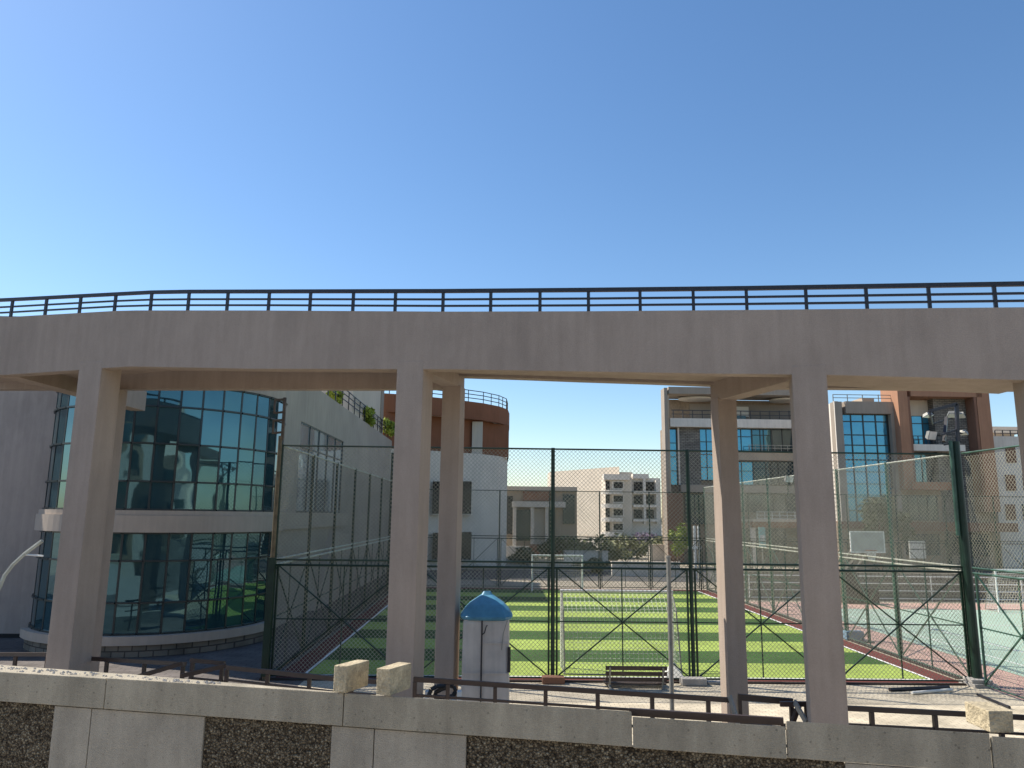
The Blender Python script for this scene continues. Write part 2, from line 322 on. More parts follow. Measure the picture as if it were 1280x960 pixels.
def glazing(parent, px0, py0, px1, py1, Y, xs, ys, gm, front=0.0, fm=None, name='window', mw=0.07):
    """one window: a frame part with mullions, and each pane a sub-part"""
    x0, x1, z0, z1 = rect(px0, py0, px1, py1, Y)
    f = MB(); X = [x0 + (x1-x0)*t for t in xs]; Z = [z1 - (z1-z0)*t for t in ys]
    yf = Y + front
    for x in X: f.box(x - mw/2, x + mw/2, yf - 0.05, yf + 0.10, z0 - mw/2, z1 + mw/2)
    for z in Z:
        for a, b in zip(X[:-1], X[1:]): f.box(a + mw/2, b - mw/2, yf - 0.04, yf + 0.095, z - mw/2, z + mw/2)
    fr = f.build(name, fm or M['mullion'], parent)
    for a, b in zip(X[:-1], X[1:]):
        for c, d in zip(Z[:-1], Z[1:]):
            o = pbox('pane', gm, fr, a + mw/2, b - mw/2, yf + 0.01, yf + 0.05, d + mw/2, c - mw/2)
            o.rotation_euler = (random.uniform(-.006, .006), 0, random.uniform(-.006, .006))
    return fr
def lin(n): return [i / n for i in range(n + 1)]

def leaves(n, centres, size, seed, droop=0.0, flat=0.6):
    rnd = random.Random(seed); V = []; Fs = []
    for i in range(n):
        c, r = rnd.choice(centres)
        while True:
            p = Vector((rnd.uniform(-1, 1), rnd.uniform(-1, 1), rnd.uniform(-1, 1)))
            if 0.25 < p.length < 1: break
        p = Vector(c) + Vector((p.x * r[0], p.y * r[1], p.z * r[2]))
        a = Vector((rnd.gauss(0, 1), rnd.gauss(0, 1), rnd.gauss(0, 1) * flat - droop)).normalized()
        b = a.cross(Vector((rnd.gauss(0, 1), rnd.gauss(0, 1), rnd.gauss(0, 1)))).normalized()
        s = size * rnd.uniform(0.5, 1.3); k = len(V)
        V += [p - a * s, p + b * s * 0.42, p + a * s, p - b * s * 0.42]; Fs.append((k, k+1, k+2, k+3))
    m = MB(); m.v = [tuple(v) for v in V]; m.f = Fs; return m
def clumps(c, R, n, seed, rr=0.45):
    rnd = random.Random(seed); out = []
    for i in range(n):
        while True:
            p = Vector((rnd.uniform(-1, 1), rnd.uniform(-1, 1), rnd.uniform(-1, 1)))
            if p.length < 1: break
        k = rnd.uniform(rr * 0.6, rr * 1.2)
        out.append((Vector(c) + Vector((p.x * R[0], p.y * R[1], p.z * R[2])) * 0.75, (R[0]*k, R[1]*k, R[2]*k)))
    return out
def plant(name, label, cat, loc, R, n, size, m, seed, trunk=0.0, group=None, parts=('foliage', 'stem'), ncl=9, stem_r=0.03):
    t = thing(name, label, cat, loc, group)
    c = Vector(loc) + Vector((0, 0, trunk + R[2] * 0.8))
    leaves(n, clumps(c, R, ncl, seed), size, seed).build(parts[0], m, t)
    rnd = random.Random(seed); s = MB(); s.tube(loc, c, stem_r, 7, stem_r * 0.5)
    for i in range(6):
        a = rnd.uniform(0, 6.28); z = rnd.uniform(0.4, 0.9)
        p = Vector(loc).lerp(c, z); s.tube(p, p + Vector((math.cos(a) * R[0] * .7, math.sin(a) * R[1] * .7, R[2] * .6)), stem_r * 0.5, 5, stem_r * 0.15)
    s.build(parts[1], M['bark'], t); return t

# ================================================================= SETTING: GROUND
FY = gnd(693, 852).y            # line of the near fence
TURF0 = gnd(660, 846).y; STRIPE = (gnd(660, 780).y - TURF0) / 5.0
TURF1 = TURF0 + STRIPE * 12
FXL, FXR = gnd(352, 836).x, gnd(1206, 852).x
FARY = TURF1 + 0.9
print('FY', FY, 'TURF', TURF0, TURF1, STRIPE, 'FX', FXL, FXR)
M['turf'] = make_turf()
def sheet(name, m, x0, x1, y0, y1, z, n=1):
    MB().add([(x0, y0, z), (x1, y0, z), (x1, y1, z), (x0, y1, z)], [(0, 1, 2, 3)]).build(name, m, kind='structure')
sheet('ground', M['sand'], -1500, 1500, -1500, 1500, 0.0)
sheet('paving', M['paving'], -4.6, 30, 7.3, FY + 0.05, 0.008)
sheet('unseen_forecourt', M['concrete'], -60, 40, -9, 7.3, 0.004)  # unseen ground sheet, added to shape the glass reflections and bounce light
sheet('paved_path', M['greypaving'], -40, -4.6, 7.3, 60, 0.006)
sheet('running_border', M['redtrack'], FXL + 0.15, FXR - 0.15, FY + 0.05, FARY, 0.012)
sheet('turf', M['turf'], FXL + 0.85, FXR - 0.85, TURF0, TURF1, 0.022)
sheet('court_surround', M['pink'], FXR + 0.1, 44, 12.2, 37.2, 0.012)
sheet('court', M['courtgreen'], FXR + 1.9, 31, 17.2, 34.6, 0.018)
sheet('service_road', M['asphalt'], -60, 120, 48, 57, 0.010)
sheet('far_pavement', M['greypaving'], -60, 120, 57, 61, 0.014)
ln = MB()
for (x0, x1, y0, y1) in [(FXL+.75, FXR-.75, TURF0-.10, TURF0-.03), (FXL+.75, FXL+.83, TURF0-.03, TURF1), (FXR-.83, FXR-.75, TURF0-.03, TURF1)]:
    ln.add([(x0,y0,.026),(x1,y0,.026),(x1,y1,.026),(x0,y1,.026)], [(0,1,2,3)])
cx0, cx1, cy0, cy1 = FXR+2.9, 28, 18.6, 33.4
def wl_(x0, x1, y0, y1): ln.add([(x0,y0,.024),(x1,y0,.024),(x1,y1,.024),(x0,y1,.024)], [(0,1,2,3)])
wl_(cx0, cx1, cy0, cy0+.06); wl_(cx0, cx1, cy1, cy1+.06); wl_(cx0, cx0+.06, cy0+.06, cy1); wl_(cx1-.06, cx1, cy0+.06, cy1)
wl_(cx0+1.5, cx0+1.56, cy0+.06, cy1); wl_(cx0+.06, cx0+1.5, 26, 26.06); wl_(cx0+1.56, cx1-.06, 22.2, 22.26); wl_(cx0+1.56, cx1-.06, 29.6, 29.66)
ln.build('painted_lines', M['line'], kind='structure')
kb = MB(); kb.box(FXL-.15, FXR+.12, FY-.14, FY-.02, 0, .05); kb.box(FXL-.15, FXL+.0, FY-.02, FARY, 0, .08); kb.box(FXR-.04, FXR+.1, FY-.02, FARY, 0, .05)
kb.build('kerb', M['darkkerb'], kind='structure', bevel=.01)
kb2 = MB(); kb2.box(-60, 120, 56.8, 57, 0, .14); kb2.build('road_kerb', M['concrete'], kind='structure')

# ================================================================= RAMP BRIDGE
YF = np.polyfit([-100, 0, 130, 520, 1010, 1280, 1400], [15.95, 15.4, 14.7, 12.9, 11.2, 10.35, 10.0], 2)
def yfr(px): return float(np.polyval(YF, px))
topc = crv((-150, 405), (0, 397), (40, 394.5), (155, 388), (320, 388), (560, 389.5), (740, 389), (920, 387.5), (1280, 384), (1450, 382))
botc = crv((-150, 470), (0, 469), (105, 467), (130, 458), (320, 461.5), (560, 461.5), (890, 467), (1032, 468.5), (1280, 475), (1450, 479))
botc = crv((-150, 470), (0, 469), (105, 462), (160, 458), (320, 461), (560, 461.5), (890, 467), (1032, 468.5), (1280, 475), (1450, 479))
railc = crv((-150, 380), (0, 373.3), (205, 362.5), (560, 361.5), (735, 360), (920, 358), (1280, 352), (1450, 349))
def front(px):
    p = at(px, topc(px), yfr(px)); return p.x, p.y
def fz(px):
    X, Y = front(px); return X, Y, zfor(X, Y, botc), zfor(X, Y, topc)
def tang(px):
    a = Vector(front(px - 15)); b = Vector(front(px + 15)); t = (b - a).normalized(); return t, Vector((-t.y, t.x))
b0 = front(520)
bridge = thing('ramp_bridge', 'mauve plastered pedestrian ramp bridge on square columns crossing the whole view', 'bridge', (b0[0], b0[1], 0))
secs = []
for px in np.linspace(-130, 1420, 63):
    X, Y, zb, zt = fz(px); t, n = tang(px)
    secs.append([(X, Y, zb), (X + n.x*.25, Y + n.y*.25, zb), (X + n.x*.25, Y + n.y*.25, zt), (X, Y, zt)])
MB().strip(secs).build('front_parapet', M['plaster'], bridge, bevel=0.0)
cp_ = MB(); cs = []
for sct in secs:
    a, b_, c_, d_ = [Vector(q) for q in sct]; n = (b_ - a).normalized() * 0.012
    cs.append([d_ - n + Vector((0,0,.002)), c_ + n + Vector((0,0,.002)), c_ + n + Vector((0,0,.02)), d_ - n + Vector((0,0,.02))])
# back line of the deck
bx = [-14.5, -8.33, -0.9, 4.15, 8.6, 11.0]; by = [19.4, 16.9, 14.95, 13.65, 12.9, 12.6]
BP = np.polyfit(bx, by, 3)
def byx(X): return float(np.polyval(BP, X))
def pxback(px, py):
    X = 0.0; Y = 14.0
    for _ in range(30):
        p = at(px, py, Y); Y = 0.5 * Y + 0.5 * byx(p.x)
    return at(px, py, Y)
def topat(X):                       # deck level seen from the front line at the same X
    best = min(np.linspace(-130, 1420, 60), key=lambda q: abs(front(q)[0] - X)); return fz(best)
def back_seg(name, pts):
    ss = []
    for px, py in pts:
        p = pxback(px, py); _, _, zb, zt = topat(p.x); d = Vector((0.08, 1)).normalized() * 0.25
        ss.append([(p.x, p.y, p.z), (p.x+d.x, p.y+d.y, p.z), (p.x+d.x, p.y+d.y, zt - .15), (p.x, p.y, zt - .15)])
    return MB().strip(ss).build(name, M['plaster'], bridge)
back_seg('back_beam', [(-80, 487), (0, 486.5), (120, 486), (200, 486), (300, 486), (400, 486), (500, 486), (568, 485)])
back_seg('back_beam', [(569, 470), (650, 472.5), (730, 475.5), (810, 478), (890, 481), (903, 481.5)])
back_seg('back_beam', [(904, 484), (980, 484.5), (1060, 485), (1170, 486), (1280, 487), (1360, 488)])
# deck slab
ds = []
for px in np.linspace(-110, 1400, 40):
    X, Y, zb, zt = fz(px); t, n = tang(px); Xb = X + n.x * 1.5; yb = byx(Xb) + .02
    z = zb + 0.30
    ds.append([(X + n.x*.24, Y + n.y*.24, z), (X + n.x*.3 , yb, z), (X + n.x*.3, yb, z + .22), (X + n.x*.24, Y + n.y*.24, z + .22)])
MB().strip(ds).build('deck_slab', M['plaster'], bridge)
# columns
def column(px, pyc, wdt, z1, turn, side=0.0, off=0.004):
    X, Y = front(px); t, n = tang(px)
    c = Vector((X, Y)) + t * wdt / 2 + n * (wdt / 2 - off)
    b = MB().obox((c.x, c.y, 0), (t.x*wdt/2, t.y*wdt/2, 0), (n.x*wdt/2, n.y*wdt/2, 0), 0, z1)
    return b.build('column', M['plaster'], bridge, bevel=.015), c, t, n
CF = []
for px, wd in ((107, 0.54), (499, 0.50), (985.5, 0.50), (1273, 0.50)):
    z1 = fz(px + 20)[2] + 0.15
    o, c, t, n = column(px, 465, wd, z1, 0); CF.append((c, t, n, z1, wd))
def bcol(px0, px1, Y, ztop, rot):
    a = at(px0, 645, Y); b = at(px1, 645, Y); c = (a + b) / 2; wd = (b.x - a.x)
    k = wd / (abs(math.cos(rot)) + abs(math.sin(rot))) ; ux = Vector((math.cos(rot), math.sin(rot), 0)) * k / 2; uy = Vector((-math.sin(rot), math.cos(rot), 0)) * k / 2
    MB().obox((c.x, c.y, 0), ux, uy, 0, ztop).build('column', M['plaster'], bridge, bevel=.012); return c
c2b = bcol(549, 577.5, 15.0, at(563, 484, 15.0).z, -0.22)
c3b = bcol(896, 923, 13.75, at(905, 499, 13.75).z, 0.12)
c1b = bcol(112, 140, 16.9, at(130, 487, 16.9).z, -0.3)
c4b = bcol(1190 + 130, 1350, 12.6, at(1320, 498, 12.6).z, 0.1)
def cross(cf, cb, zb_f, zb_b, wdt=.34, zt=None):
    a = Vector((cf.x, cf.y)); b = Vector((cb.x, cb.y)); d = (b - a).normalized(); n = Vector((-d.y, d.x)) * wdt / 2
    a = a - d * 0.0; b = b + d * 0.16
    bt = [(*(a - n), zb_f), (*(a + n), zb_f), (*(b + n), zb_b), (*(b - n), zb_b)][::-1]
    MB().hexa([bt[0], bt[1], bt[2], bt[3]], [(q[0], q[1], max(zb_f, zb_b) + .55) for q in bt]).build('cross_beam', M['plaster'], bridge, bevel=.01)
z2 = at(563, 485, 15.0).z; cross(CF[1][0], c2b, z2 + .003, z2 + .003)
z3 = at(892, 500, 13.6).z; cross(CF[2][0], c3b, z3, z3)
a0 = at(12, 476, 15.5); a1 = at(169, 509.5, 20.4)
cross(Vector((a0.x, a0.y)), Vector((a1.x, a1.y)), (a0.z+a1.z)/2, (a0.z+a1.z)/2, .40)
# railing on the front parapet
posts_px = [-82, -36, 10, 53, 96, 140, 185, 232, 281, 333, 385, 439, 492, 552, 612, 674, 735, 800, 867, 934, 1009, 1085, 1164, 1247, 1335]
ring = []
for px in posts_px:
    X, Y, zb, zt = fz(px); t, n = tang(px); X += n.x*.06; Y += n.y*.06
    ring.append((X, Y, zt, zfor(X, Y, railc), t))
rl = MB()
for (a, b) in zip(ring[:-1], ring[1:]):
    rl.bar((a[0], a[1], a[3] - .035), (b[0], b[1], b[3] - .035), .06, .065)
railing = rl.build('railing', M['rail'], bridge)
for frac in (.44, .72):
    mr_ = MB()
    for (a, b) in zip(ring[:-1], ring[1:]):
        mr_.bar((a[0], a[1], a[3] - (a[3]-a[2])*frac), (b[0], b[1], b[3] - (b[3]-b[2])*frac), .03, .034)
    mr_.build('rail', M['rail'], railing)
for a in ring:
    p = pbox('post', M['rail'], railing, a[0]-.025, a[0]+.025, a[1]-.022, a[1]+.022, a[2], a[3] - .04, math.atan2(a[4].y, a[4].x))

# ================================================================= FENCES
H = 5.70; HM = at(693, 703, FY).z
print('HM', HM)
def mesh_panel(parent, p0, p1, z0, z1, pitch, r, m, inner=0.0):
    """diamond wires between two ground points, as one part"""
    a = Vector((p0[0], p0[1])); b = Vector((p1[0], p1[1])); Ln = (b - a).length; d = (b - a) / Ln; h = z1 - z0
    nrm = Vector((-d.y, d.x)); V = []; Fs = []
    def wire(u0, v0, u1, v1, o):
        k = len(V)
        tx = (u1-u0); tz = (v1-v0); l = math.hypot(tx, tz)
        if l < .02: return
        px_, pz_ = -tz/l*r, tx/l*r
        for u, v in ((u0, v0), (u1, v1)):
            c = a + d * u + nrm * o
            V.append((c.x + d.x*px_, c.y + d.y*px_, z0 + v + pz_)); V.append((c.x - d.x*px_, c.y - d.y*px_, z0 + v - pz_))
            V.append((c.x + nrm.x*r, c.y + nrm.y*r, z0 + v))
        Fs.extend([(k, k+1, k+4, k+3), (k+1, k+2, k+5, k+4), (k+2, k, k+3, k+5)])
    u = -h
    while u < Ln:
        u0, v0 = (u, 0) if u >= 0 else (0, -u); u1, v1 = (u + h, h) if u + h <= Ln else (Ln, Ln - u)
        wire(u0, v0, u1, v1, 0)
        wire(Ln - u0, v0, Ln - u1, v1, r * 1.2)
        u += pitch
    mb = MB(); mb.v = V; mb.f = Fs; return mb.build('wire_mesh', m, parent, kind='stuff')
def fence(name, label, p0, p1, npan, z1, postr, m, wm, pitch, wr, braces=True, postmat=None, first=True, last=True, bare=(), group=None, railmat=None):
    t = thing(name, label, 'fence', (p0[0], p0[1], 0), group)
    a = Vector(p0); b = Vector(p1); d = (b - a).normalized(); n = Vector((-d.y, d.x))
    pm = None
    P = [a.lerp(b, i / npan) for i in range(npan + 1)]
    for i, p in enumerate(P):
        if (i == 0 and not first) or (i == npan and not last): continue
        if pm is None:
            k = MB().tube((0, 0, 0), (0, 0, z1 + .03), postr, 8).build('post', postmat or m); pm = k.data; bpy.data.objects.remove(k)
        inst('post', pm, t, (p.x, p.y, 0))
    def P3(p, z, o=0): return (p.x + n.x*o, p.y + n.y*o, z)
    for z, rr in ((z1, .024), (HM, .026), (HM - .13, .03), (.09, .02)):
        MB().tube(P3(a, z), P3(b, z), rr, 6).build('rail', (railmat or m) if z > 1 else m, t)
    for i in range(npan):
        q0 = P[i] + d * 0.10; q1 = P[i+1] - d * 0.10
        mesh_panel(t, P[i] + n*.03, P[i+1] + n*.03, .06, z1 - .02, pitch, wr, wm)
        if braces:
            zt, zb = HM - .13, .12
            f = MB().bar(P3(q0, zb), P3(q0, zt), .045).build('stile', m, t); MB().bar(P3(q1, zb), P3(q1, zt), .045).build('stile', m, t)
            mid = (q0 + q1) / 2; zm = (zt + zb) / 2
            MB().bar(P3(q0, zb, -.03), P3(q1, zt, -.03), .03).build('brace', m, f)
            br = MB(); br.bar(P3(q0, zt, -.005), P3(q1, zb, -.005), .03); br.build('brace', m, f)
            br = MB(); br.bar(P3(q0, zm, .02), P3(q1, zm, .02), .028); br.bar(P3(mid, zb, .045), P3(mid, zt, .045), .028); br.build('cross_bar', m, f)
    return t
fence('sports_fence', 'tall dark green chain link fence along the near end of the striped football pitch', (FXL, FY), (FXR, FY), 5, H, .05, M['green'], M['wire'], .105, .0042)
for xx in (693, 858):
    pass
nL = 7
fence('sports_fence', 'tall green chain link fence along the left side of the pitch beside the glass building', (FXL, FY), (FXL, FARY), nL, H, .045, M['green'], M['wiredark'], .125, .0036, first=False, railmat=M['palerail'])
fence('sports_fence', 'tall green chain link fence between the striped pitch and the green court', (FXR, FY), (FXR, FARY), nL, H, .055, M['greenlight'], M['wire'], .125, .0034, first=False, railmat=M['palerail'])
fence('sports_fence', 'nearest stretch of chain link fence running from the floodlight pole out of frame at right', (FXR + .02, FY - .35), (FXR + .02, FY - 6.6), 2, H, .05, M['greenlight'], M['wire'], .115, .004, first=False)
fence('sports_fence', 'far chain link fence behind the far goal and the court, before the bushes', (FXL, FARY + .1), (FXL + 2.85 * 17, FARY + .1), 17, H - .3, .04, M['green'], M['wirefar'], .15, .0042, first=False)

# ================================================================= FLOODLIGHT POLES
def flood(mb_parent, c, yaw, tilt, s=1.0):
    R = Matrix.Rotation(yaw, 3, 'Z') @ Matrix.Rotation(tilt, 3, 'X')
    def tr(p): return tuple(Vector(c) + R @ (Vector(p) * s))
    body = MB(); B = [(-.22, -.05, -.16), (.22, -.05, -.16), (.16, .10, -.12), (-.16, .10, -.12)]; T = [(-.22, -.05, .16), (.22, -.05, .16), (.16, .10, .12), (-.16, .10, .12)]
    body.hexa([tr(p) for p in B], [tr(p) for p in T]); o = body.build('floodlight', M['galv'], mb_parent)
    MB().hexa([tr((-.20, -.07, -.14)), tr((.20, -.07, -.14)), tr((.20, -.052, -.14)), tr((-.20, -.052, -.14))], [tr((-.20, -.07, .14)), tr((.20, -.07, .14)), tr((.20, -.052, .14)), tr((-.20, -.052, .14))]).build('lamp_glass', M['lens'], o)
    return o
PR = Vector((FXR + .03, FY - .12, 0))
lp = thing('floodlight_pole', 'thick green pole at the pitch corner carrying a square frame of floodlights', 'floodlight pole', PR)
pt = zfor(PR.x, PR.y, lambda x: 552)
MB().tube(PR, PR + Vector((0, 0, pt)), .115, 16, .085).build('pole', M['green'], lp, smooth=False)
MB().tube(PR + Vector((-.17, -.02, pt - 2.4)), PR + Vector((-.15, -.02, pt + .02)), .05, 10).build('conduit', M['greenlight'], lp)
def lpx(x, y, dy=0): return at(x, y, PR.y + dy)
fr = MB(); fpts = [(1162, 514), (1195.5, 505), (1198, 552), (1178, 545)]
fr.bar(lpx(1162, 514), lpx(1195.5, 505), .075); fr.bar(lpx(1195.5, 505), lpx(1197.5, 553), .075); fr.bar(lpx(1197, 537), lpx(1176, 544), .05); fr.bar(lpx(1162, 514), lpx(1163, 520), .04)
fr.bar(lpx(1162, 514), lpx(1166, 530, .6), .04); fr.bar(lpx(1195.5, 505), lpx(1199, 520, .7), .04); fr.bar(lpx(1166, 530, .6), lpx(1199, 520, .7), .04)
fr.bar(lpx(1180, 552), lpx(1183, 522, .3), .07); fr.bar(lpx(1166, 545, .3), lpx(1208, 541, .3), .05); fr.bar(lpx(1197.5, 553), lpx(1180, 556), .04)
fr.build('lamp_frame', M['rail'], lp)
flood(lp, lpx(1164, 544), 0.45, 0.35, .72); flood(lp, lpx(1191, 518, .3), -0.2, 1.05, .62); flood(lp, lpx(1160, 519, .3), .4, 1.2, .55); flood(lp, lpx(1200, 519, .5), -.9, .9, .55); flood(lp, lpx(1204, 541, .3), -1.2, 1.1, .5)
bs = MB(); bs.obox((PR.x, PR.y, 0), (.30, .02, 0), (-.02, .30, 0), 0, .10); bs.obox((PR.x - .02, PR.y - .03, 0), (.24, -.03, 0), (.03, .24, 0), .10, .19); bs.build('footing', M['concrete'], lp, bevel=.02)

PL = Vector((FXL - .02, FY - .12, 0))
lp2 = thing('floodlight_pole', 'slim brown pole at the left pitch corner with three short bracket rungs at its top', 'floodlight pole', PL)
zt_ = zfor(PL.x, PL.y, lambda x: 545); zt3 = zfor(PL.x, PL.y, lambda x: 497)
MB().tube(PL, PL + Vector((0, 0, zt_)), .06, 12, .05).build('pole', mat('rusty_brown_metal', (0.14, 0.11, 0.065), 0.6, .3, 6), lp2)
MB().bar(PL + Vector((0, 0, 0.1)), PL + Vector((0, 0, 2.9)), .16, .14).build('pole_sleeve', M['green'], lp2)
hb = MB(); hb.bar(PL + Vector((.05, 0, zt_ - .1)), PL + Vector((.05, 0, zt3)), .07)
zz = [zt_ + .1, zt_ + .42, zt_ + .62, zt3 - .04]
for z in zz: hb.bar(PL + Vector((-.2, 0, z - .03)), PL + Vector((.06, 0, z)), .05)
hb.bar(PL + Vector((-.2, 0, zz[0] - .05)), PL + Vector((-.2, 0, zz[1] + .0)), .045); hb.bar(PL + Vector((-.2, 0, zz[2] - .05)), PL + Vector((-.2, 0, zz[3])), .045)
hb.build('lamp_bracket', mat('brown_bracket_metal', (0.10, 0.075, 0.05), 0.6, .3, 6), lp2)
p3 = atx(487, 700, FXL - .05); P3v = Vector((FXL - .1, p3.y, 0))
lp3 = thing('floodlight_pole', 'distant dark green pole with two crooked lamp hooks on the left pitch fence', 'floodlight pole', P3v)
zt4 = zfor(P3v.x, P3v.y, lambda x: 566)
MB().tube(P3v, P3v + Vector((0, 0, zt4)), .10, 10, .08).build('pole', M['green'], lp3)
hk = MB()
for dz in (.15, 1.0):
    hk.path([P3v + Vector((0, 0, zt4 - dz - .1)), P3v + Vector((.25, 0, zt4 - dz - .15)), P3v + Vector((.42, 0, zt4 - dz + .2))], .035, 6)
    hk.path([P3v + Vector((.1, 0, zt4 - dz - .25)), P3v + Vector((.35, 0, zt4 - dz - .45)), P3v + Vector((.45, 0, zt4 - dz - .2))], .03, 6)
hk.build('lamp_bracket', M['rail'], lp3)
p5 = atx(986, 600, FXR); P5 = Vector((FXR, p5.y, 0))
lp4 = thing('fence_floodlight', 'small white floodlight fixed on top of the fence between pitch and court', 'floodlight', (P5.x, P5.y, p5.z))
flood(lp4, (P5.x, P5.y, p5.z + .05), .4, .3, .9)
MB().tube((P5.x, P5.y + .12, p5.z - .6), (P5.x, P5.y + .12, p5.z + .05), .03, 6).build('bracket', M['green'], lp4)

# ================================================================= GOALS
def goal(label, cx, ym, dirn, group, W=3.0, HG=2.0, D=0.95):
    t = thing('goal', label, 'goal', (cx, ym, 0), group)
    x0, x1 = cx - W/2, cx + W/2
    f = MB()
    for x in (x0, x1): f.tube((x, ym, 0), (x, ym, HG), .04, 10)
    f.tube((x0 - .04, ym, HG), (x1 + .04, ym, HG), .04, 10); f.build('goal_frame', M['pipe'], t)
    s = MB(); yb = ym - dirn * D; yt = ym - dirn * .35
    for x in (x0, x1):
        s.tube((x, ym, HG), (x, yt - dirn*.15, HG - .45), .02, 6); s.tube((x, yt - dirn*.15, HG - .45), (x, yb, .03), .02, 6); s.tube((x, ym, .03), (x, yb, .03), .02, 6)
    s.tube((x0, yb, .03), (x1, yb, .03), .02, 6); s.build('net_stay', M['galv'], t)
    n = MB(); k = 0
    A = lambda x, v: (x, (ym + (yt - dirn*.15 - ym) * min(1, v/.3)) if v < .3 else (yt - dirn*.15) + (yb - (yt - dirn*.15)) * (v - .3)/.7,
                      (HG - .45 * v/.3) if v < .3 else (HG - .45) * (1 - (v - .3)/.7) + .03)
    nx = int(W / .12); nv = 18
    for i in range(nx + 1):
        x = x0 + W * i / nx
        for j in range(nv): n.tube(A(x, j/nv), A(x, (j+1)/nv), .004, 3, caps=False)
    for j in range(nv + 1):
        n.tube(A(x0, j/nv), A(x1, j/nv), .004, 3, caps=False)
    for x in (x0, x1):
        for j in range(1, nv):
            p = A(x, j/nv); n.tube(p, (x, ym, p[2]), .004, 3, caps=False)
        for j in range(1, 8):
            yy = ym + (yb - ym) * j/8; v = .3 + .7 * max(0, (j/8 * D - .5) / (D - .5)); n.tube((x, yy, .03), (x, yy, A(x, v)[2] if j/8*D > .5 else HG - .45*j/8*D/.5), .004, 3, caps=False)
    n.build('net', M['net'], t, kind='stuff'); return t
gc = (FXL + FXR) / 2
gx = (at(702, 790, TURF0 + 1.05).x + at(842, 790, TURF0 + 1.05).x) / 2
goal('small white netted goal at the near end of the striped turf, behind the bench', gx, TURF0 + 1.15, 1, 'football goals')
goal('white football goal at the far end of the striped turf', gx, TURF1 - .9, -1, 'football goals', 2.7, 1.9)
gp = gnd(1249, 766)
goal('white handball goal on the far right of the green court, cut by the frame edge', gp.x + 1.5, gp.y, -1, 'football goals', 3.0, 1.85)
sb = MB(); c = gnd(846, 852); sb.add([(c.x-.3,c.y+.1,.03),(c.x+.25,c.y,.03),(c.x+.3,c.y+.7,.03),(c.x-.2,c.y+.8,.03),(c.x-.05,c.y+.35,.42),(c.x+.1,c.y+.45,.36)],
  [(0,1,4),(1,2,5,4),(2,3,5),(3,0,4,5),(0,3,2,1)]); sb.build('sack', M['net'], origin=Vector((c.x, c.y, 0)), bevel=.03, label='crumpled white sack lying at the right foot of the near goal', cat='sack')

# ================================================================= LEFT GLASS BUILDING
WX = gnd(346, 784).x
print('WX', WX)
gb = thing('glass_building', 'grey building at left with a curved teal mirror glass front and white floor band', 'building', (-12, 26, 0))
p1 = Vector((-14.45, 25.0)); p2 = Vector((-11.0, 21.75)); p3_ = Vector((WX + .25, 26.2))
def circ(a, b, c):
    d = 2*(a.x*(b.y-c.y)+b.x*(c.y-a.y)+c.x*(a.y-b.y)); A, B, Cc = a.length_squared, b.length_squared, c.length_squared
    return Vector(((A*(b.y-c.y)+B*(c.y-a.y)+Cc*(a.y-b.y))/d, (A*(c.x-b.x)+B*(a.x-c.x)+Cc*(b.x-a.x))/d))
O = circ(p1, p2, p3_); R = (p1 - O).length; t0 = math.atan2(p1.y-O.y, p1.x-O.x); t1 = math.atan2(p3_.y-O.y, p3_.x-O.x)
if t0 > 0: t0 -= 2*math.pi
print('arc', O, R, math.degrees(t0), math.degrees(t1))
def arc(t, r=0.0): return (O.x + (R + r)*math.cos(t), O.y + (R + r)*math.sin(t))
def arcband(name, ra, rb, z0, z1, m, n=40, ta=None, tb=None):
    ta = t0 if ta is None else ta; tb = t1 if tb is None else tb; ss = []
    for i in range(n + 1):
        t = ta + (tb - ta) * i / n; a = arc(t, ra); b = arc(t, rb)
        ss.append([(a[0], a[1], z0), (b[0], b[1], z0), (b[0], b[1], z1), (a[0], a[1], z1)])
    return MB().strip(ss).build(name, m, gb)
ROOFZ = 9.25
GTOP = 7.75; B0, B1 = 3.40, 4.02
tq = t0 + (t1 - t0) * .17
arcband('plinth', .10, -.25, 0.0, .34, M['stonelow'], ta=tq); arcband('plinth_ledge', .22, -.25, .34, .58, M['bandwhite'], ta=tq)
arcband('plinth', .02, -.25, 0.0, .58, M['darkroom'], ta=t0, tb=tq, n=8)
tf = t0 + (t1 - t0)*.05
arcband('floor_band', .16, -.25, B0, B1 - .14, M['bandwhite'], ta=tf); arcband('floor_band_lip', .10, -.25, B1 - .138, B1, M['bandwhite'], ta=tf)
arcband('floor_band_end', .02, -.25, B0, B1, M['bandwhite'], ta=t0, tb=tf - .002, n=4)
arcband('upper_wall', .05, -.25, GTOP, ROOFZ, M['sidewall'])
NG = 19
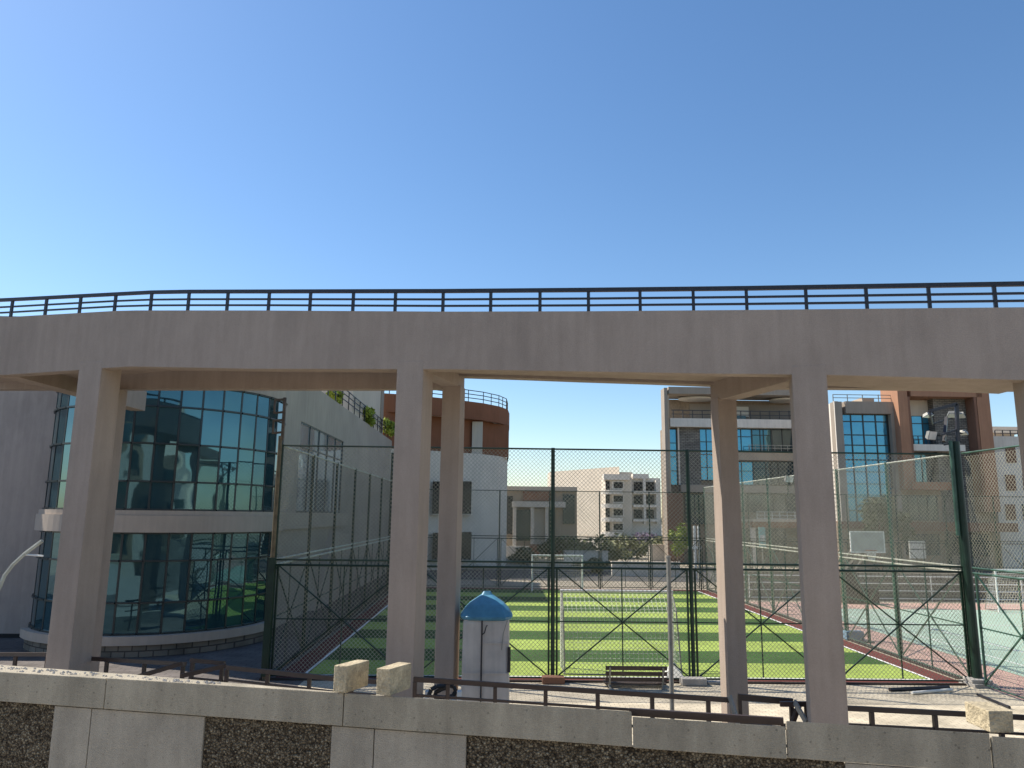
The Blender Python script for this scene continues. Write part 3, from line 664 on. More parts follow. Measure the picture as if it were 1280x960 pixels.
def arcglass(z0, z1, zs):
    f = MB(); dt = (t1 - t0) / NG
    for i in range(NG + 1):
        t = t0 + dt*i; a = arc(t, -.03); b = arc(t, -.08); u = Vector((-math.sin(t), math.cos(t), 0)) * .028; c = Vector(((a[0]+b[0])/2, (a[1]+b[1])/2, 0)); v = Vector((math.cos(t), math.sin(t), 0)) * .03
        f.obox(c, v, u, z0, z1)
    for z in zs:
        for i in range(NG):
            ta = t0 + dt*i + .006; tb = t0 + dt*(i+1) - .006; a = arc(ta, -.02); b = arc(tb, -.02)
            f.bar((a[0], a[1], z), (b[0], b[1], z), .09, .05)
    fr_ = f.build('curtain_wall', M['mullion'], gb)
    for i in range(NG):
        ta = t0 + dt*i; tb = t0 + dt*(i+1); a = Vector(arc(ta, -.05)); b = Vector(arc(tb, -.05)); d = (b - a); l = d.length; c = (a + b)/2; ang = math.atan2(d.y, d.x)
        for za, zb_ in zip(zs[:-1], zs[1:]):
            o = pbox('pane', M['glass'], fr_, c.x - l/2 + .03, c.x + l/2 - .03, c.y - .015, c.y + .015, za + .025, zb_ - .025)
            o.rotation_euler = (random.uniform(-.008, .008), 0, ang + random.uniform(-.009, .009))
arcglass(B1, GTOP, [B1 + .025, 4.85, 5.95, 7.05, GTOP - .02]); arcglass(.58, B0, [.605, 1.45, 2.6, B0 - .025])
# body behind the glass
bd = MB(); poly = [arc(t0 + (t1-t0)*i/24, -.3) for i in range(25)] + [(WX - .3, 57), (-34, 57), (-34, 25.3), (-14.6, 25.3)]
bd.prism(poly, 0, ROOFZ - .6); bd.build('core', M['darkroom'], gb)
MB().box(-34, -14.42, 24.95, 25.25, 0, 10.5).build('left_wall', M['greywall'], gb, bevel=.01)
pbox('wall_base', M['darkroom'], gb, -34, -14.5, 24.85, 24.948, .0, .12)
# side wall along the pitch, with its tall window
ws, we = 26.3, 57.0
w0 = atx(372, 600, WX).y; w1 = atx(427, 600, WX).y; zt_w = 7.55
sw = MB(); sw.box(WX - .28, WX, ws, w0, B1, ROOFZ); sw.box(WX - .28, WX, w0, w1, zt_w, ROOFZ); sw.box(WX - .28, WX, w1, we, B1, ROOFZ)
sw.box(WX - .28, WX, ws, we, 0, 3.4); sw.build('side_wall', M['sidewall'], gb)
pbox('side_band', M['bandwhite'], gb, WX - .2, WX + .12, ws, w1 + 1.5, B0, B1 - .002)
sw2 = MB(); sw2.box(WX - .28, WX - .003, w1 + 1.5, we, 3.4, B1); sw2.build('side_wall', M['sidewall'], gb)
# pale leaning fin on the side wall
pf = MB(); q0 = atx(394, 762, WX + .25); q1 = atx(418, 664, WX + .25); q2 = atx(450, 672, WX + .25); q3 = atx(482, 715, WX + .25)
pf.add([(WX + .25, q0.y, .0), (WX + .25, q1.y, q1.z), (WX + .25, q2.y + 1, q2.z), (WX + .25, q3.y + 2, .0), (WX + .002, q0.y, 0), (WX + .002, q1.y, q1.z), (WX + .002, q2.y + 1, q2.z), (WX + .002, q3.y + 2, .0)],
       [(0,1,2,3), (7,6,5,4), (0,4,5,1), (1,5,6,2), (2,6,7,3)]); pf.build('buttress', M['bandwhite'], gb)
f = MB(); ys = [w0 + (w1-w0)*i/5 for i in range(6)]; zs = [B1 + .03, 6.6, zt_w - .03]
for y in ys: f.box(WX - .12, WX - .02, y - .03, y + .03, B1, zt_w)
for z in zs:
    for a, b in zip(ys[:-1], ys[1:]): f.box(WX - .11, WX - .03, a + .03, b - .03, z - .025, z + .025)
sf = f.build('side_window', M['mullion'], gb)
for a, b in zip(ys[:-1], ys[1:]):
    for c_, d_ in zip(zs[:-1], zs[1:]): pbox('pane', M['glassside'], sf, WX - .09, WX - .06, a + .03, b - .03, c_ + .025, d_ - .025)
# upper storey tower
tw = MB(); tw.box(-10.4, WX - .25, 40.5, 50, ROOFZ - .4, 13.2); tw.build('stair_tower', M['cream'], gb)
pbox('tower_corner', M['greyframe'], gb, WX - .55, WX - .2, 50.002, 51.2, ROOFZ - .4, 13.3)
pbox('roof_slab', M['greyframe'], gb, -34, WX - .28, 26.6, 57, ROOFZ - .598, ROOFZ - .40)
# roof-edge railing
rr = MB(); yy = [34 + i * 1.6 for i in range(15)]
for z in (ROOFZ + .45, ROOFZ + .75, ROOFZ + 1.02): rr.tube((WX - .12, 34, z), (WX - .12, 56.4, z), .028, 6)
rg = rr.build('roof_railing', M['rail'], gb)
for y in yy: pbox('post', M['rail'], rg, WX - .145, WX - .095, y - .025, y + .025, ROOFZ, ROOFZ + 1.02)
for i, (px_, sc_, lab) in enumerate([(417, .55, 'yellow green plant hanging over the roof edge just right of the glass front'), (455, .75, 'middle leafy plant on the roof edge of the glass building, before the cream tower'), (481, 1.0, 'bushy bright plant at the far end of the glass building roof railing')]):
    p = atx(px_, 520, WX - .35)
    pl = plant('roof_plant', lab, 'plant', (WX - .25, p.y, ROOFZ), (.55*sc_+.15, 1.5*sc_, .8*sc_), 900, .20, M['leafy'], 40+i, .1, 'plants along the roof edge', ncl=8)

# ================================================================= FOREGROUND WALL
ZT = 2.6
def wl_pt(px): 
    c = crv((-200, 826), (0, 839.5), (320, 860), (519, 872.5), (720, 886), (790, 893), (980, 901), (1238, 918), (1500, 934)); return gnd(px, c(px), ZT)
A_ = wl_pt(0); B_ = wl_pt(980); wd_ = (B_ - A_); wd_.z = 0; wd_.normalize(); wn_ = Vector((-wd_.y, wd_.x, 0))
def wline(px, z=ZT):        # point of the straight wall face whose projection has this x
    lo, hi = -8.0, 14.0
    for _ in range(40):
        m = (lo + hi)/2; p = A_ + wd_ * m; p = Vector((p.x, p.y, z)); x, y = proj(p)
        if x < px: lo = m
        else: hi = m
    return p, m
pw = thing('parapet_wall', 'cream stone parapet wall with pebble panels across the bottom of the view', 'wall', (A_.x, A_.y, 0))
def thick(px): return float(np.interp(px, [0, 128, 240, 420, 640, 800], [.27, .20, .12, .09, .05, .04]))
slope = lambda px: float(np.interp(px, [130, 430, 700], [0, .018, .025]))      # the coping is weathered down towards its back edge
joints = [-190, -60, 133, 430, 790, 982, 1238, 1420]
for i, (a, b) in enumerate(zip(joints[:-1], joints[1:])):
    pa, _ = wline(a); pb, _ = wline(b); g = wd_ * .004; pa = pa + g; pb = pb - g
    dz = {4: -.035, 6: -.012}.get(i, random.uniform(-.004, .004)); out = {4: .004, 6: .006, 5: -.004}.get(i, random.uniform(-.003, .003))
    pa = pa - wn_ * out; pb = pb - wn_ * out
    na = wn_ * thick(a); nb = wn_ * thick(b); lo = ZT - .245 + (0 if i not in (4,) else -.005)
    MB().hexa([(pa.x, pa.y, lo), (pb.x, pb.y, lo), ((pb+nb).x, (pb+nb).y, lo), ((pa+na).x, (pa+na).y, lo)],
              [(pa.x, pa.y, ZT+dz), (pb.x, pb.y, ZT+dz), ((pb+nb).x, (pb+nb).y, ZT+dz-slope(b)), ((pa+na).x, (pa+na).y, ZT+dz-slope(a))]).build('coping_stone', M['coping'], pw, bevel=.006)
pans = [(-260, 'p'), (64, 's'), (111, 's'), (253, 'p'), (412, 's'), (466, 's'), (582, 'p'), (1058, 's'), (1250, 'p'), (1500, None)]
for (a, k), (b, _) in zip(pans[:-1], pans[1:]):
    pa, _ = wline(a, ZT - .35); pb, _ = wline(b, ZT - .35); g = wd_ * .004; rec = .02 if k == 's' else .035
    pa = pa + g + wn_ * rec; pb = pb - g + wn_ * rec; q = wn_ * .05; z0, z1 = 0.9, ZT - .255
    MB().hexa([(pa.x,pa.y,z0),(pb.x,pb.y,z0),((pb+q).x,(pb+q).y,z0),((pa+q).x,(pa+q).y,z0)], [(pa.x,pa.y,z1),(pb.x,pb.y,z1),((pb+q).x,(pb+q).y,z1),((pa+q).x,(pa+q).y,z1)]
        ).build('smooth_panel' if k == 's' else 'pebble_panel', M['panelstone' if k == 's' else 'pebble'], pw, bevel=.004)
pa, _ = wline(-300); pb, _ = wline(1600); a = pa + wn_*.088; b = pb + wn_*.088; q = wn_ * .03
bk = MB().hexa([(a.x,a.y,0),(b.x,b.y,0),((b+q).x,(b+q).y,0),((a+q).x,(a+q).y,0)], [(a.x,a.y,ZT-.26),(b.x,b.y,ZT-.26),((b+q).x,(b+q).y,ZT-.26),((a+q).x,(a+q).y,ZT-.26)]); bk.build('wall_core', M['concrete'], pw)
# brown flat bar behind the low stone
pa, _ = wline(786, ZT-.02); pb, _ = wline(981, ZT-.02)
MB().bar(pa + wn_*.065 + Vector((0,0,.0)), pb + wn_*.065 + Vector((0,0,.0)), .03, .05).build('steel_bar', M['brown'], origin=pa, label='brown flat steel bar lying along the back of the low coping stone', cat='steel bar')
# rubble on the coping at left
rb = MB(); rnd = random.Random(5)
for i in range(150):
    m = rnd.uniform(-.3, 2.1); th = thick(128) * rnd.uniform(.2, .95) * (1 - m * .25); s = rnd.uniform(.004, .014); p = A_ + wd_ * m + wn_ * th
    rb.add([(p.x - s, p.y - s*.6, ZT), (p.x + s, p.y - s*.8, ZT), (p.x + s*.9, p.y + s, ZT), (p.x - s*.7, p.y + s*.8, ZT), (p.x, p.y, ZT + s*1.1)], [(0,1,4), (1,2,4), (2,3,4), (3,0,4)])
rb.build('rubble', M['concrete'], kind='stuff', label='loose chips of stone scattered along the top of the parapet wall', cat='rubble')
def blockon(pxl, wid, dep, h, rz, label, over=.0):
    p, m = wline(pxl); ang = math.atan2(wd_.y, wd_.x) + rz; u = Vector((math.cos(ang), math.sin(ang), 0)); v = Vector((-u.y, u.x, 0)); p = p + wn_ * over
    P = [p, p + u*wid, p + u*wid + v*dep, p + v*dep]
    j = lambda: random.uniform(-.006, .006)
    z0 = ZT + .006
    MB().hexa([(q.x, q.y, z0) for q in P], [(q.x + j(), q.y + j(), z0 + h + j()) for q in P]).build('stone_block', M['block'], origin=Vector((p.x, p.y, z0)), bevel=.008, label=label, cat='stone block', group='stone blocks on the parapet wall')
blockon(416, .125, .30, .20, -.22, 'left of the two sandy stone blocks standing side by side on the parapet')
blockon(470, .125, .30, .20, -.24, 'right of the two paired sandy stone blocks, with a dark hole in its top')
blockon(1238, .16, .27, .14, .20, 'single sandy stone block on the parapet at far right')
hp, _ = wline(500); hp = hp + wn_*.17

# ================================================================= LOWER RAMP RAILINGS
low = thing('lower_ramp', 'low brown tube railings of the lower ramp just behind the parapet wall', 'ramp', (0, 12, 0))
def lowrail(pts, Ys, posts, hgt2, w=.048, drop=1.0, second=True, name='railing'):
    P = [at(x, y, Y) for (x, y), Y in zip(pts, Ys)]
    r_ = MB()
    for a, b in zip(P[:-1], P[1:]): r_.bar(a, b, w, w*1.5)
    o = r_.build(name, M['brown'], low)
    if second:
        for dz in ((hgt2,) if drop < .6 else (hgt2, hgt2 * 2)):
            s_ = MB()
            for a, b in zip(P[:-1], P[1:]): s_.bar(a - Vector((0,0,dz)), b - Vector((0,0,dz)), w*.7, w*.75)
            s_.build('rail', M['brown'], o)
    xs = [p[0] for p in pts]
    for q in posts:
        y = float(np.interp(q, xs, [p[1] for p in pts])); Y = float(np.interp(q, xs, Ys)); p = at(q, y, Y)
        pbox('post', M['brown'], o, p.x - .03, p.x + .03, p.y - .03, p.y + .03, p.z - drop, p.z - .04)
    return o
lowrail([(93, 822), (232, 830)], [15.5, 14.2], [95, 134, 181, 229], .32)
lowrail([(238, 825), (281, 829)], [13.9, 13.8], [241, 278], .3)
lowrail([(172, 846), (228, 829)], [13.6, 13.9], [], .25, second=False)
lowrail([(226, 845), (283, 832)], [13.4, 13.6], [], .25, second=False)
lowrail([(283, 834), (415, 848), (470, 852)], [13.4, 12.7, 12.4], [284, 335, 387, 440], .20)
lowrail([(517, 849), (700, 861), (912, 875)], [12.3, 12.15, 11.95], [519, 560, 619, 682, 747, 815, 885], .235)
lowrail([(922, 871), (991, 877)], [12.3, 12.2], [924, 989], .40, w=.06)
lowrail([(975, 880), (1013, 880)], [11.95, 11.9], [1008], .3)
lowrail([(1056, 885), (1205, 892.5), (1400, 904)], [11.7, 11.6, 11.4], [1089, 1168, 1250, 1335], .23)
lowrail([(-30, 818), (60, 818), (64, 819)], [16.6, 15.8, 15.7], [-20, 20, 60], .32)
gs = MB(); a = at(912, 870, 11.9); b = at(923, 905, 11.7); gs.bar(a, b, .03, .09); a = at(993, 877, 11.9); b = at(1008, 903, 11.6); gs.bar(a, b, .03, .09); gs.build('stay_plate', M['galv'], low)
MB().bar(at(1000, 878, 12.0), at(990, 905, 12.0), .1, .05).build('gate_post', M['brown'], low)
dk = MB(); a = at(-60, 900, 14.5); 
dk.hexa([(-12, 13.2, .0), (9, 9.5, 0), (9, 11.4, 0), (-12, 16.6, 0)], [(-12, 13.2, .5), (9, 9.5, .10), (9, 11.4, .10), (-12, 16.6, .5)]); dk.build('ramp_slab', M['concrete'], low)

# ================================================================= KIOSK
ky = 14.6; kx0, kx1, _, _ = rect(577, 800, 637.5, 830, ky); kc = Vector(((kx0+kx1)/2, ky + .45, 0)); kw = (kx1-kx0)/2
ks = thing('utility_kiosk', 'grubby white utility kiosk with a blue hipped cap standing on the plaza', 'kiosk', kc)
kz = at(607, 774, ky).z; kt = at(607, 746.5, ky + .45).z
bdy = MB(); bdy.strip([[(kc.x - kw*s, kc.y - kw*.98*s, z), (kc.x + kw*s, kc.y - kw*.98*s, z), (kc.x + kw*s, kc.y + kw*.98*s, z), (kc.x - kw*s, kc.y + kw*.98*s, z)] for z, s in ((0, 1.0), (.8, 1.0), (1.1, .985), (kz, .97))])
kb_ = bdy.build('cabinet', M['fibre'], ks, bevel=.075)
def ring4(h, z):
    R_ = []
    for k in range(24):
        t = 2*math.pi*(k + .5)/24; c_, s_ = math.cos(t), math.sin(t); q = (abs(c_)**5 + abs(s_)**5) ** -.2; R_.append((kc.x + h*c_*q, kc.y + h*s_*q, z))
    return R_
MB().strip([ring4(kw*1.00, kz - .03), ring4(kw*1.08, kz + .0), ring4(kw*1.11, kz + .04), ring4(kw*1.06, kz + .07), ring4(kw*.95, kz + .15), ring4(kw*.74, kz + .25), ring4(kw*.46, kz + .34), ring4(kw*.24, kz + .41), ring4(kw*.15, kz + .47), ring4(kw*.05, kt)]).build('cap', M['blue'], ks)
yk = kc.y - kw*.98
MB().tube((kc.x - .08, yk - .02, 0), (kc.x - .08, yk - .005, kz - .02), .014, 6).build('seam_strip', M['rail'], ks)
for z, s in ((.45, 1), (1.08, .985), (1.62, .975)):
    m_ = MB().box(kc.x - .06, kc.x + kw - .03, yk - .012, yk + .02, z, z + .022); m_.build('door_rib', M['fibre'], ks)
pbox('door_rib', M['fibre'], ks, kc.x - kw + .03, kc.x - .10, yk - .008, yk + .02, 1.08, 1.10)
MB().path([(kc.x - .08, yk - .03, kz - .28), (kc.x - .03, yk - .05, kz - .24), (kc.x + .0, yk - .04, kz - .13), (kc.x + .02, yk - .04, kz - .1)], .011, 5).build('latch_cord', M['rail'], ks)
MB().path([(kc.x + kw - .06, yk - .03, kz - .02), (kc.x + kw - .13, yk - .03, kz - .25), (kc.x + kw - .16, yk - .03, kz - .55)], .008, 5).build('cable', M['galv'], ks)
pbox('handle', M['rail'], ks, kc.x + kw - .045, kc.x + kw + .012, yk - .02, yk + .03, kz - .95, kz - .50)

# ================================================================= PLAZA FURNITURE
# bench
by_ = gnd(795, 862).y; bl = at(757, 840, by_); br_ = at(834, 840, by_); bc = Vector(((bl.x+br_.x)/2, by_, 0)); bw = (br_.x - bl.x)
bn = thing('park_bench', 'weathered slatted bench seen from behind, in front of the pitch fence', 'bench', bc)
zt_b = at(795, 833, by_).z
for i, z in enumerate((zt_b - .04, zt_b - .17, zt_b - .30)):
    pbox('backrest_slat', M['bench'], bn, bc.x - bw/2, bc.x + bw/2, by_ - .02 + i*.02, by_ + .015 + i*.02, z - .045, z + .045)
for j in range(4): pbox('seat_slat', M['bench'], bn, bc.x - bw/2, bc.x + bw/2, by_ + .10 + j*.11, by_ + .19 + j*.11, zt_b - .43, zt_b - .40)
for sx in (-1, 1):
    x = bc.x + sx * (bw/2 - .10); lg = MB()
    lg.bar((x, by_ - .06, 0), (x, by_ + .05, zt_b - .44), .045); lg.bar((x, by_ + .05, zt_b - .44), (x, by_ - .045, zt_b - .02), .04); lg.bar((x, by_ + .5, 0), (x, by_ + .48, zt_b - .46), .045); lg.bar((x, by_ + .05, zt_b - .455), (x, by_ + .52, zt_b - .455), .045)
    lg.bar((x, by_ + .0, zt_b - .22), (x, by_ + .45, zt_b - .22), .04); lg.bar((x, by_ + .45, zt_b - .22), (x, by_ + .47, zt_b - .45), .04)
    lg.build('leg', M['galv'], bn)
# slim grey post
pz = gnd(840, 900); PY = 14.0; pb_ = at(838, 800, PY); ptz = at(836, 697, PY).z
gpst = thing('slim_post', 'slim bare grey steel post standing alone right of the bench', 'post', (pb_.x, PY, 0))
MB().tube((pb_.x, PY, 0), (pb_.x, PY, ptz), .042, 12).build('shaft', M['galv'], gpst); MB().tube((pb_.x, PY, ptz), (pb_.x, PY, ptz + .03), .05, 12).build('cap', M['galv'], gpst); pbox('base_plate', M['galv'], gpst, pb_.x-.12, pb_.x+.12, PY-.12, PY+.12, 0.009, .025)
# concrete footings by the fence
for x0, x1, y, m_, lab in ((678, 706, 856, 'terradark', 'reddish concrete block at the foot of the fence post left of the bench'), (853, 884, 858, 'concrete', 'pale concrete block at the foot of the triple fence post right of the bench'), (885, 905, 856, 'concrete', 'thin concrete slab beside the pale block, next to the rear column')):
    g0 = gnd(x0, y); g1 = gnd(x1, y); MB().box(g0.x, g1.x, g0.y, g0.y + .3, 0.01, .17 if x0 < 885 else .07).build('concrete_block', M[m_], origin=Vector((g0.x, g0.y, 0)), bevel=.02, label=lab, cat='concrete block', group='concrete blocks along the fence')
# extra gate posts of the near fence
for xs_ in ((684, 699.5), (847, 866)):
    pass
for (x0, y0, x1, y1, r_, m_, lab, cat) in ((1112, 862, 1186, 859, .045, 'rail', 'dark pipe lying on the paving along the fence, left of the pole footing', 'pipe'), (1140, 866, 1190, 862, .035, 'pipe', 'short pale pipe lying on the paving at the pole footing', 'pipe'), (1222, 868, 1262, 884, .03, 'rail', 'thin dark rod lying on the paving right of the pole footing', 'rod')):
    g0 = gnd(x0, y0, .05); g1 = gnd(x1, y1, .05); mm = MB().tube(g0, g1, r_, 8); mm.build('loose_pipe', M[m_], origin=Vector((g0.x, g0.y, 0)), label=lab, cat=cat)
# black coil on white crate
cc = at(553, 866, 12.9)
ch = thing('hose_coil', 'black looped hose resting on white blocks behind the low railing', 'hose', (cc.x, 12.9, 0))
hp_ = [at(x, y, 12.9 + k*.02) for k, (x, y) in enumerate([(536, 869), (539, 862), (546, 858), (556, 857), (561, 859), (553, 861), (545, 865), (543, 871), (556, 872), (566, 870), (570, 864), (567, 858), (560, 856.5)])]
MB().path(hp_, .035, 7).build('hose', M['black'], ch)
for x in (534, 574): 
    p = at(x, 868, 13.0); pbox('white_block', M['pipe'], ch, p.x - .035, p.x + .035, 12.95, 13.1, 0, p.z + .05)
pq = at(553, 876, 13.0); pbox('white_block', M['pipe'], ch, pq.x - .22, pq.x + .22, 12.95, 13.15, 0, pq.z)
# bent white tube at left
bt = thing('bent_tube', 'thin white bent tube rising from behind the parapet at far left', 'tube', (-9.5, 14, 0))
tb = [at(x, y, 14.0) for x, y in [(-30, 800), (-10, 752), (0, 733), (6, 719), (16, 706), (30, 693), (42, 684), (53, 676)]]
MB().path(tb, .034, 8).build('tube', M['palerail'], bt); MB().path([at(30, 693, 14), at(54, 695, 14)], .018, 6).build('side_tube', M['pipe'], bt); MB().tube((tb[0].x, 14, 0), tb[0], .045, 8).build('upright', M['pipe'], bt)

# ================================================================= COURT THINGS
nb_ = gnd(1087, 804)
np_ = thing('net_post', 'short green tennis net post with foot plate at the left edge of the court', 'post', nb_)
MB().tube(nb_, nb_ + Vector((0, 0, 1.2)), .05, 10).build('shaft', M['green'], np_); m_ = MB(); m_.bar(nb_ + Vector((-.35, 0, .03)), nb_ + Vector((.15, 0, .03)), .12, .05); m_.bar(nb_ + Vector((-.3, 0, .04)), nb_ + Vector((0, 0, .4)), .03); m_.build('foot', M['green'], np_)
cb = gnd(1068, 801); MB().box(cb.x - .25, cb.x + .35, cb.y, cb.y + .35, .02, .30).build('bin', mat('faded_blue_plastic', (.16, .24, .30), .6), origin=cb, bevel=.03, label='small faded blue box lying beside the net post', cat='box')
# basketball hoop
HY = 35.8
hb0, hb1, hz0, hz1 = rect(1063, 664, 1106, 691, HY); hc = (hb0 + hb1)/2
hp = thing('basketball_hoop', 'portable basketball hoop with white framed board at the far side of the court', 'basketball hoop', (hc, HY + 1.5, 0))
bf = MB(); 
for (x0, x1, z0, z1) in ((hb0, hb1, hz1 - .05, hz1), (hb0, hb1, hz0, hz0 + .05), (hb0, hb0 + .05, hz0 + .05, hz1 - .05), (hb1 - .05, hb1, hz0 + .05, hz1 - .05)): bf.box(x0, x1, HY, HY + .06, z0, z1)
bo = bf.build('backboard', M['pipe'], hp); pbox('board_glass', mat('milky_board', (.36, .36, .33), .3), bo, hb0 + .05, hb1 - .05, HY + .02, HY + .04, hz0 + .05, hz1 - .05)
rm = MB(); n = 16
for i in range(n):
    a = 2*math.pi*i/n; b = 2*math.pi*(i+1)/n; rm.tube((hc + .23*math.cos(a), HY - .28 + .23*math.sin(a), hz0 + .12), (hc + .23*math.cos(b), HY - .28 + .23*math.sin(b), hz0 + .12), .015, 6)
rm.build('rim', M['terra'], hp)
nt = MB()
for i in range(n):
    a = 2*math.pi*i/n; b = a + .4; nt.tube((hc + .23*math.cos(a), HY - .28 + .23*math.sin(a), hz0 + .11), (hc + .13*math.cos(b), HY - .28 + .13*math.sin(b), hz0 - .33), .007, 4); nt.tube((hc + .23*math.cos(a), HY - .28 + .23*math.sin(a), hz0 + .11), (hc + .13*math.cos(a-.4), HY - .28 + .13*math.sin(a-.4), hz0 - .33), .007, 4)
nt.build('net', M['net'], hp)
bx0, bx1, _, _ = rect(1055, 720, 1081, 750, HY + .8)
ar = MB(); ar.bar((hc, HY + .06, (hz0+hz1)/2), (bx0 + .35, HY + 1.6, 1.4), .10); ar.bar((hc, HY + .06, hz0 + .1), (bx0 + .6, HY + 1.5, 1.1), .07); ar.bar((hc - .4, HY + .06, hz1 - .2), (bx0 + .3, HY + 1.7, 1.6), .05); ar.build('arm', M['galv'], hp)
MB().add([(bx0, HY+.8, .05), (bx1, HY+.8, .05), (bx1 - .3, HY+.9, 1.5), (bx0 + .1, HY+.9, 1.5), (bx0, HY+2.2, .05), (bx1, HY+2.2, .05), (bx1 - .3, HY+2.0, 1.5), (bx0 + .1, HY+2.0, 1.5)], [(0,1,2,3),(7,6,5,4),(0,4,5,1),(1,5,6,2),(2,6,7,3),(3,7,4,0)]).build('padded_base', M['pad'], hp, bevel=.05)
x0, x1, z0, z1 = rect(1084, 734, 1099, 752, HY + .6)
MB().box(x0, x1, HY+.6, HY+1.3, .02, .75).build('padded_box', M['pad'], origin=Vector((x0, HY+.6, 0)), bevel=.03, label='dark brown padded box beside the basketball hoop base', cat='box')
# stone wall with white rails behind the court
SY = 38.4
swl = thing('court_wall', 'rough grey brown stone wall with four white pipe rails behind the court', 'wall', (20, SY, 0))
MB().box(FXR + .3, 52, SY, SY + .4, 0, 1.35).build('masonry', M['stonelow'], swl)
for z in (.12, .5, .85, 1.2): MB().tube((FXR + .3, SY - .25, z), (52, SY - .25, z), .028, 6).build('rail', M['pipe'], swl)
for i in range(9): MB().tube((FXR + .8 + i*4.6, SY - .25, 0), (FXR + .8 + i*4.6, SY - .25, 1.2), .03, 6).build('post', M['pipe'], swl)

# ================================================================= FAR BUILDINGS
# -- curved terracotta house
ta = thing('curved_building', 'white building with rounded terracotta top storey and roof railing behind the columns', 'building', (-4, 62, 0))
def plan(off):
    P = [(-9.6 - off, 53.5 - off*.3), (-6.5, 54.6 - off), (-3.5, 56.4 - off), (-1.2, 58.2 - off*.8), (.05 + off*.4, 59.8 - off*.5), (.7 + off*.8, 61.5), (.85 + off, 64), (.85 + off, 74)]
    return P
def wallstrip(name, off, z0, z1, m, parent, th=.3):
    P = plan(off); Q = plan(off - th); ss = [[(a[0], a[1], z0), (b[0], b[1], z0), (b[0], b[1], z1), (a[0], a[1], z1)] for a, b in zip(P, Q)]
    return MB().strip(ss).build(name, m, parent)
zA = at(600, 570, 60).z; zB = at(600, 527, 59).z; zC = at(600, 506, 59).z
wallstrip('lower_wall', 0, 0, zA, M['white'], ta); wallstrip('recess_wall', -1.2, zA - .2, zB + .1, M['terra'], ta); wallstrip('terracotta_fascia', .12, zB, zC, M['terra'], ta); 
MB().prism([(p[0], p[1]) for p in plan(-.15)] + [(-9.6, 74)], zA - .35, zA - .05).build('terrace_slab', M['white'], ta)
MB().prism([(p[0], p[1]) for p in plan(-.1)] + [(-9.6, 74)], zC - .5, zC - .3).build('roof_slab', M['greyframe'], ta)
MB().add([(.9, 61.2, zA - .02), (.9, 74, zA - .02), (.9, 74, zB), (.9, 61.2, zB), (-1.6, 59.0, zA-.02), (-2.4, 58.6, zB), (-.9, 61.2, zA-.02)], [(0, 1, 2, 3), (4, 0, 3, 5)]).build('side_fin', M['terra'], ta)
P = plan(-.05); rr = MB()
for z in (.3, .6, .9):
    for a, b in zip(P[:-1], P[1:]): rr.tube((a[0], a[1], zC + z), (b[0], b[1], zC + z), .035, 5)
rg = rr.build('roof_railing', M['rail'], ta)
for a, b in zip(P[:-1], P[1:]):
    for s in (0, .5): pbox('post', M['rail'], rg, a[0]+(b[0]-a[0])*s-.03, a[0]+(b[0]-a[0])*s+.03, a[1]+(b[1]-a[1])*s-.03, a[1]+(b[1]-a[1])*s+.03, zC, zC + .9)
for (x0, y0, x1, y1, gm) in ((545, 538, 553, 568, 'glass'), (580, 527, 590, 545, 'glass'), (478, 519, 497, 545, 'glassdark')):
    yy_ = 58.6 if x0 > 500 else 55.9; fb('terrace_window', M[gm], ta, x0, y0, x1, y1, yy_, .3, .5)
fb('terrace_pier', M['cream'], ta, 590, 527, 603, 569, 58.3, 0, .6); fb('terrace_pier', M['cream'], ta, 546, 522, 549, 569, 57.5, 0, .6)
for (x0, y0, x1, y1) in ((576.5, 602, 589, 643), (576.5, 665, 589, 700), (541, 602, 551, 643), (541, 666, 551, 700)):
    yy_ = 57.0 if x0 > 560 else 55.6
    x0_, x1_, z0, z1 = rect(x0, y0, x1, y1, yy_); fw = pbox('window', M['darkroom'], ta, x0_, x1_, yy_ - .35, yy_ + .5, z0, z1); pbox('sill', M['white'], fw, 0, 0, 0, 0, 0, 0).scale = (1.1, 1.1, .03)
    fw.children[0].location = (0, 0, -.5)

# -- low brown house with white pillars
BY = 76.0
lb = thing('low_building', 'low pale building with brown roof panel and white pillars beyond the pitch', 'building', (4, BY, 0))
fb('body', M['beige'], lb, 628, 612, 722, 705, BY, .6, 12, z0=0)
fb('parapet', M['cream'], lb, 630, 608, 722, 614, BY, .3, 12.1); fb('roof_panel', M['terradark'], lb, 654, 614, 693, 626, BY, .2, 1.0); fb('cornice', M['white'], lb, 640, 627, 706, 634, BY, -.8, .8)
for (x0, y0, x1, y1, m_) in ((632, 620, 641, 668, 'darkroom'), (645, 637, 663, 676, 'glassdark'), (685, 637, 694, 676, 'glassdark'), (704, 618, 719, 655, 'glassdark')): fb('window', M[m_], lb, x0, y0, x1, y1, BY, .4, .7)
for x in (641, 663, 681): fb('pillar', M['white'], lb, x, 634, x + 4, 700, BY, -.6, .2, z0=0)
fb('entrance_wall', M['cream'], lb, 667, 636, 681, 700, BY, .3, .7, z0=0); fb('plinth_wall', M['white'], lb, 632, 682, 660, 705, BY, -1.5, -1.2, z0=0); fb('plinth_wall', M['terradark'], lb, 662, 680, 722, 700, BY, -1.5, -1.2, z0=0)

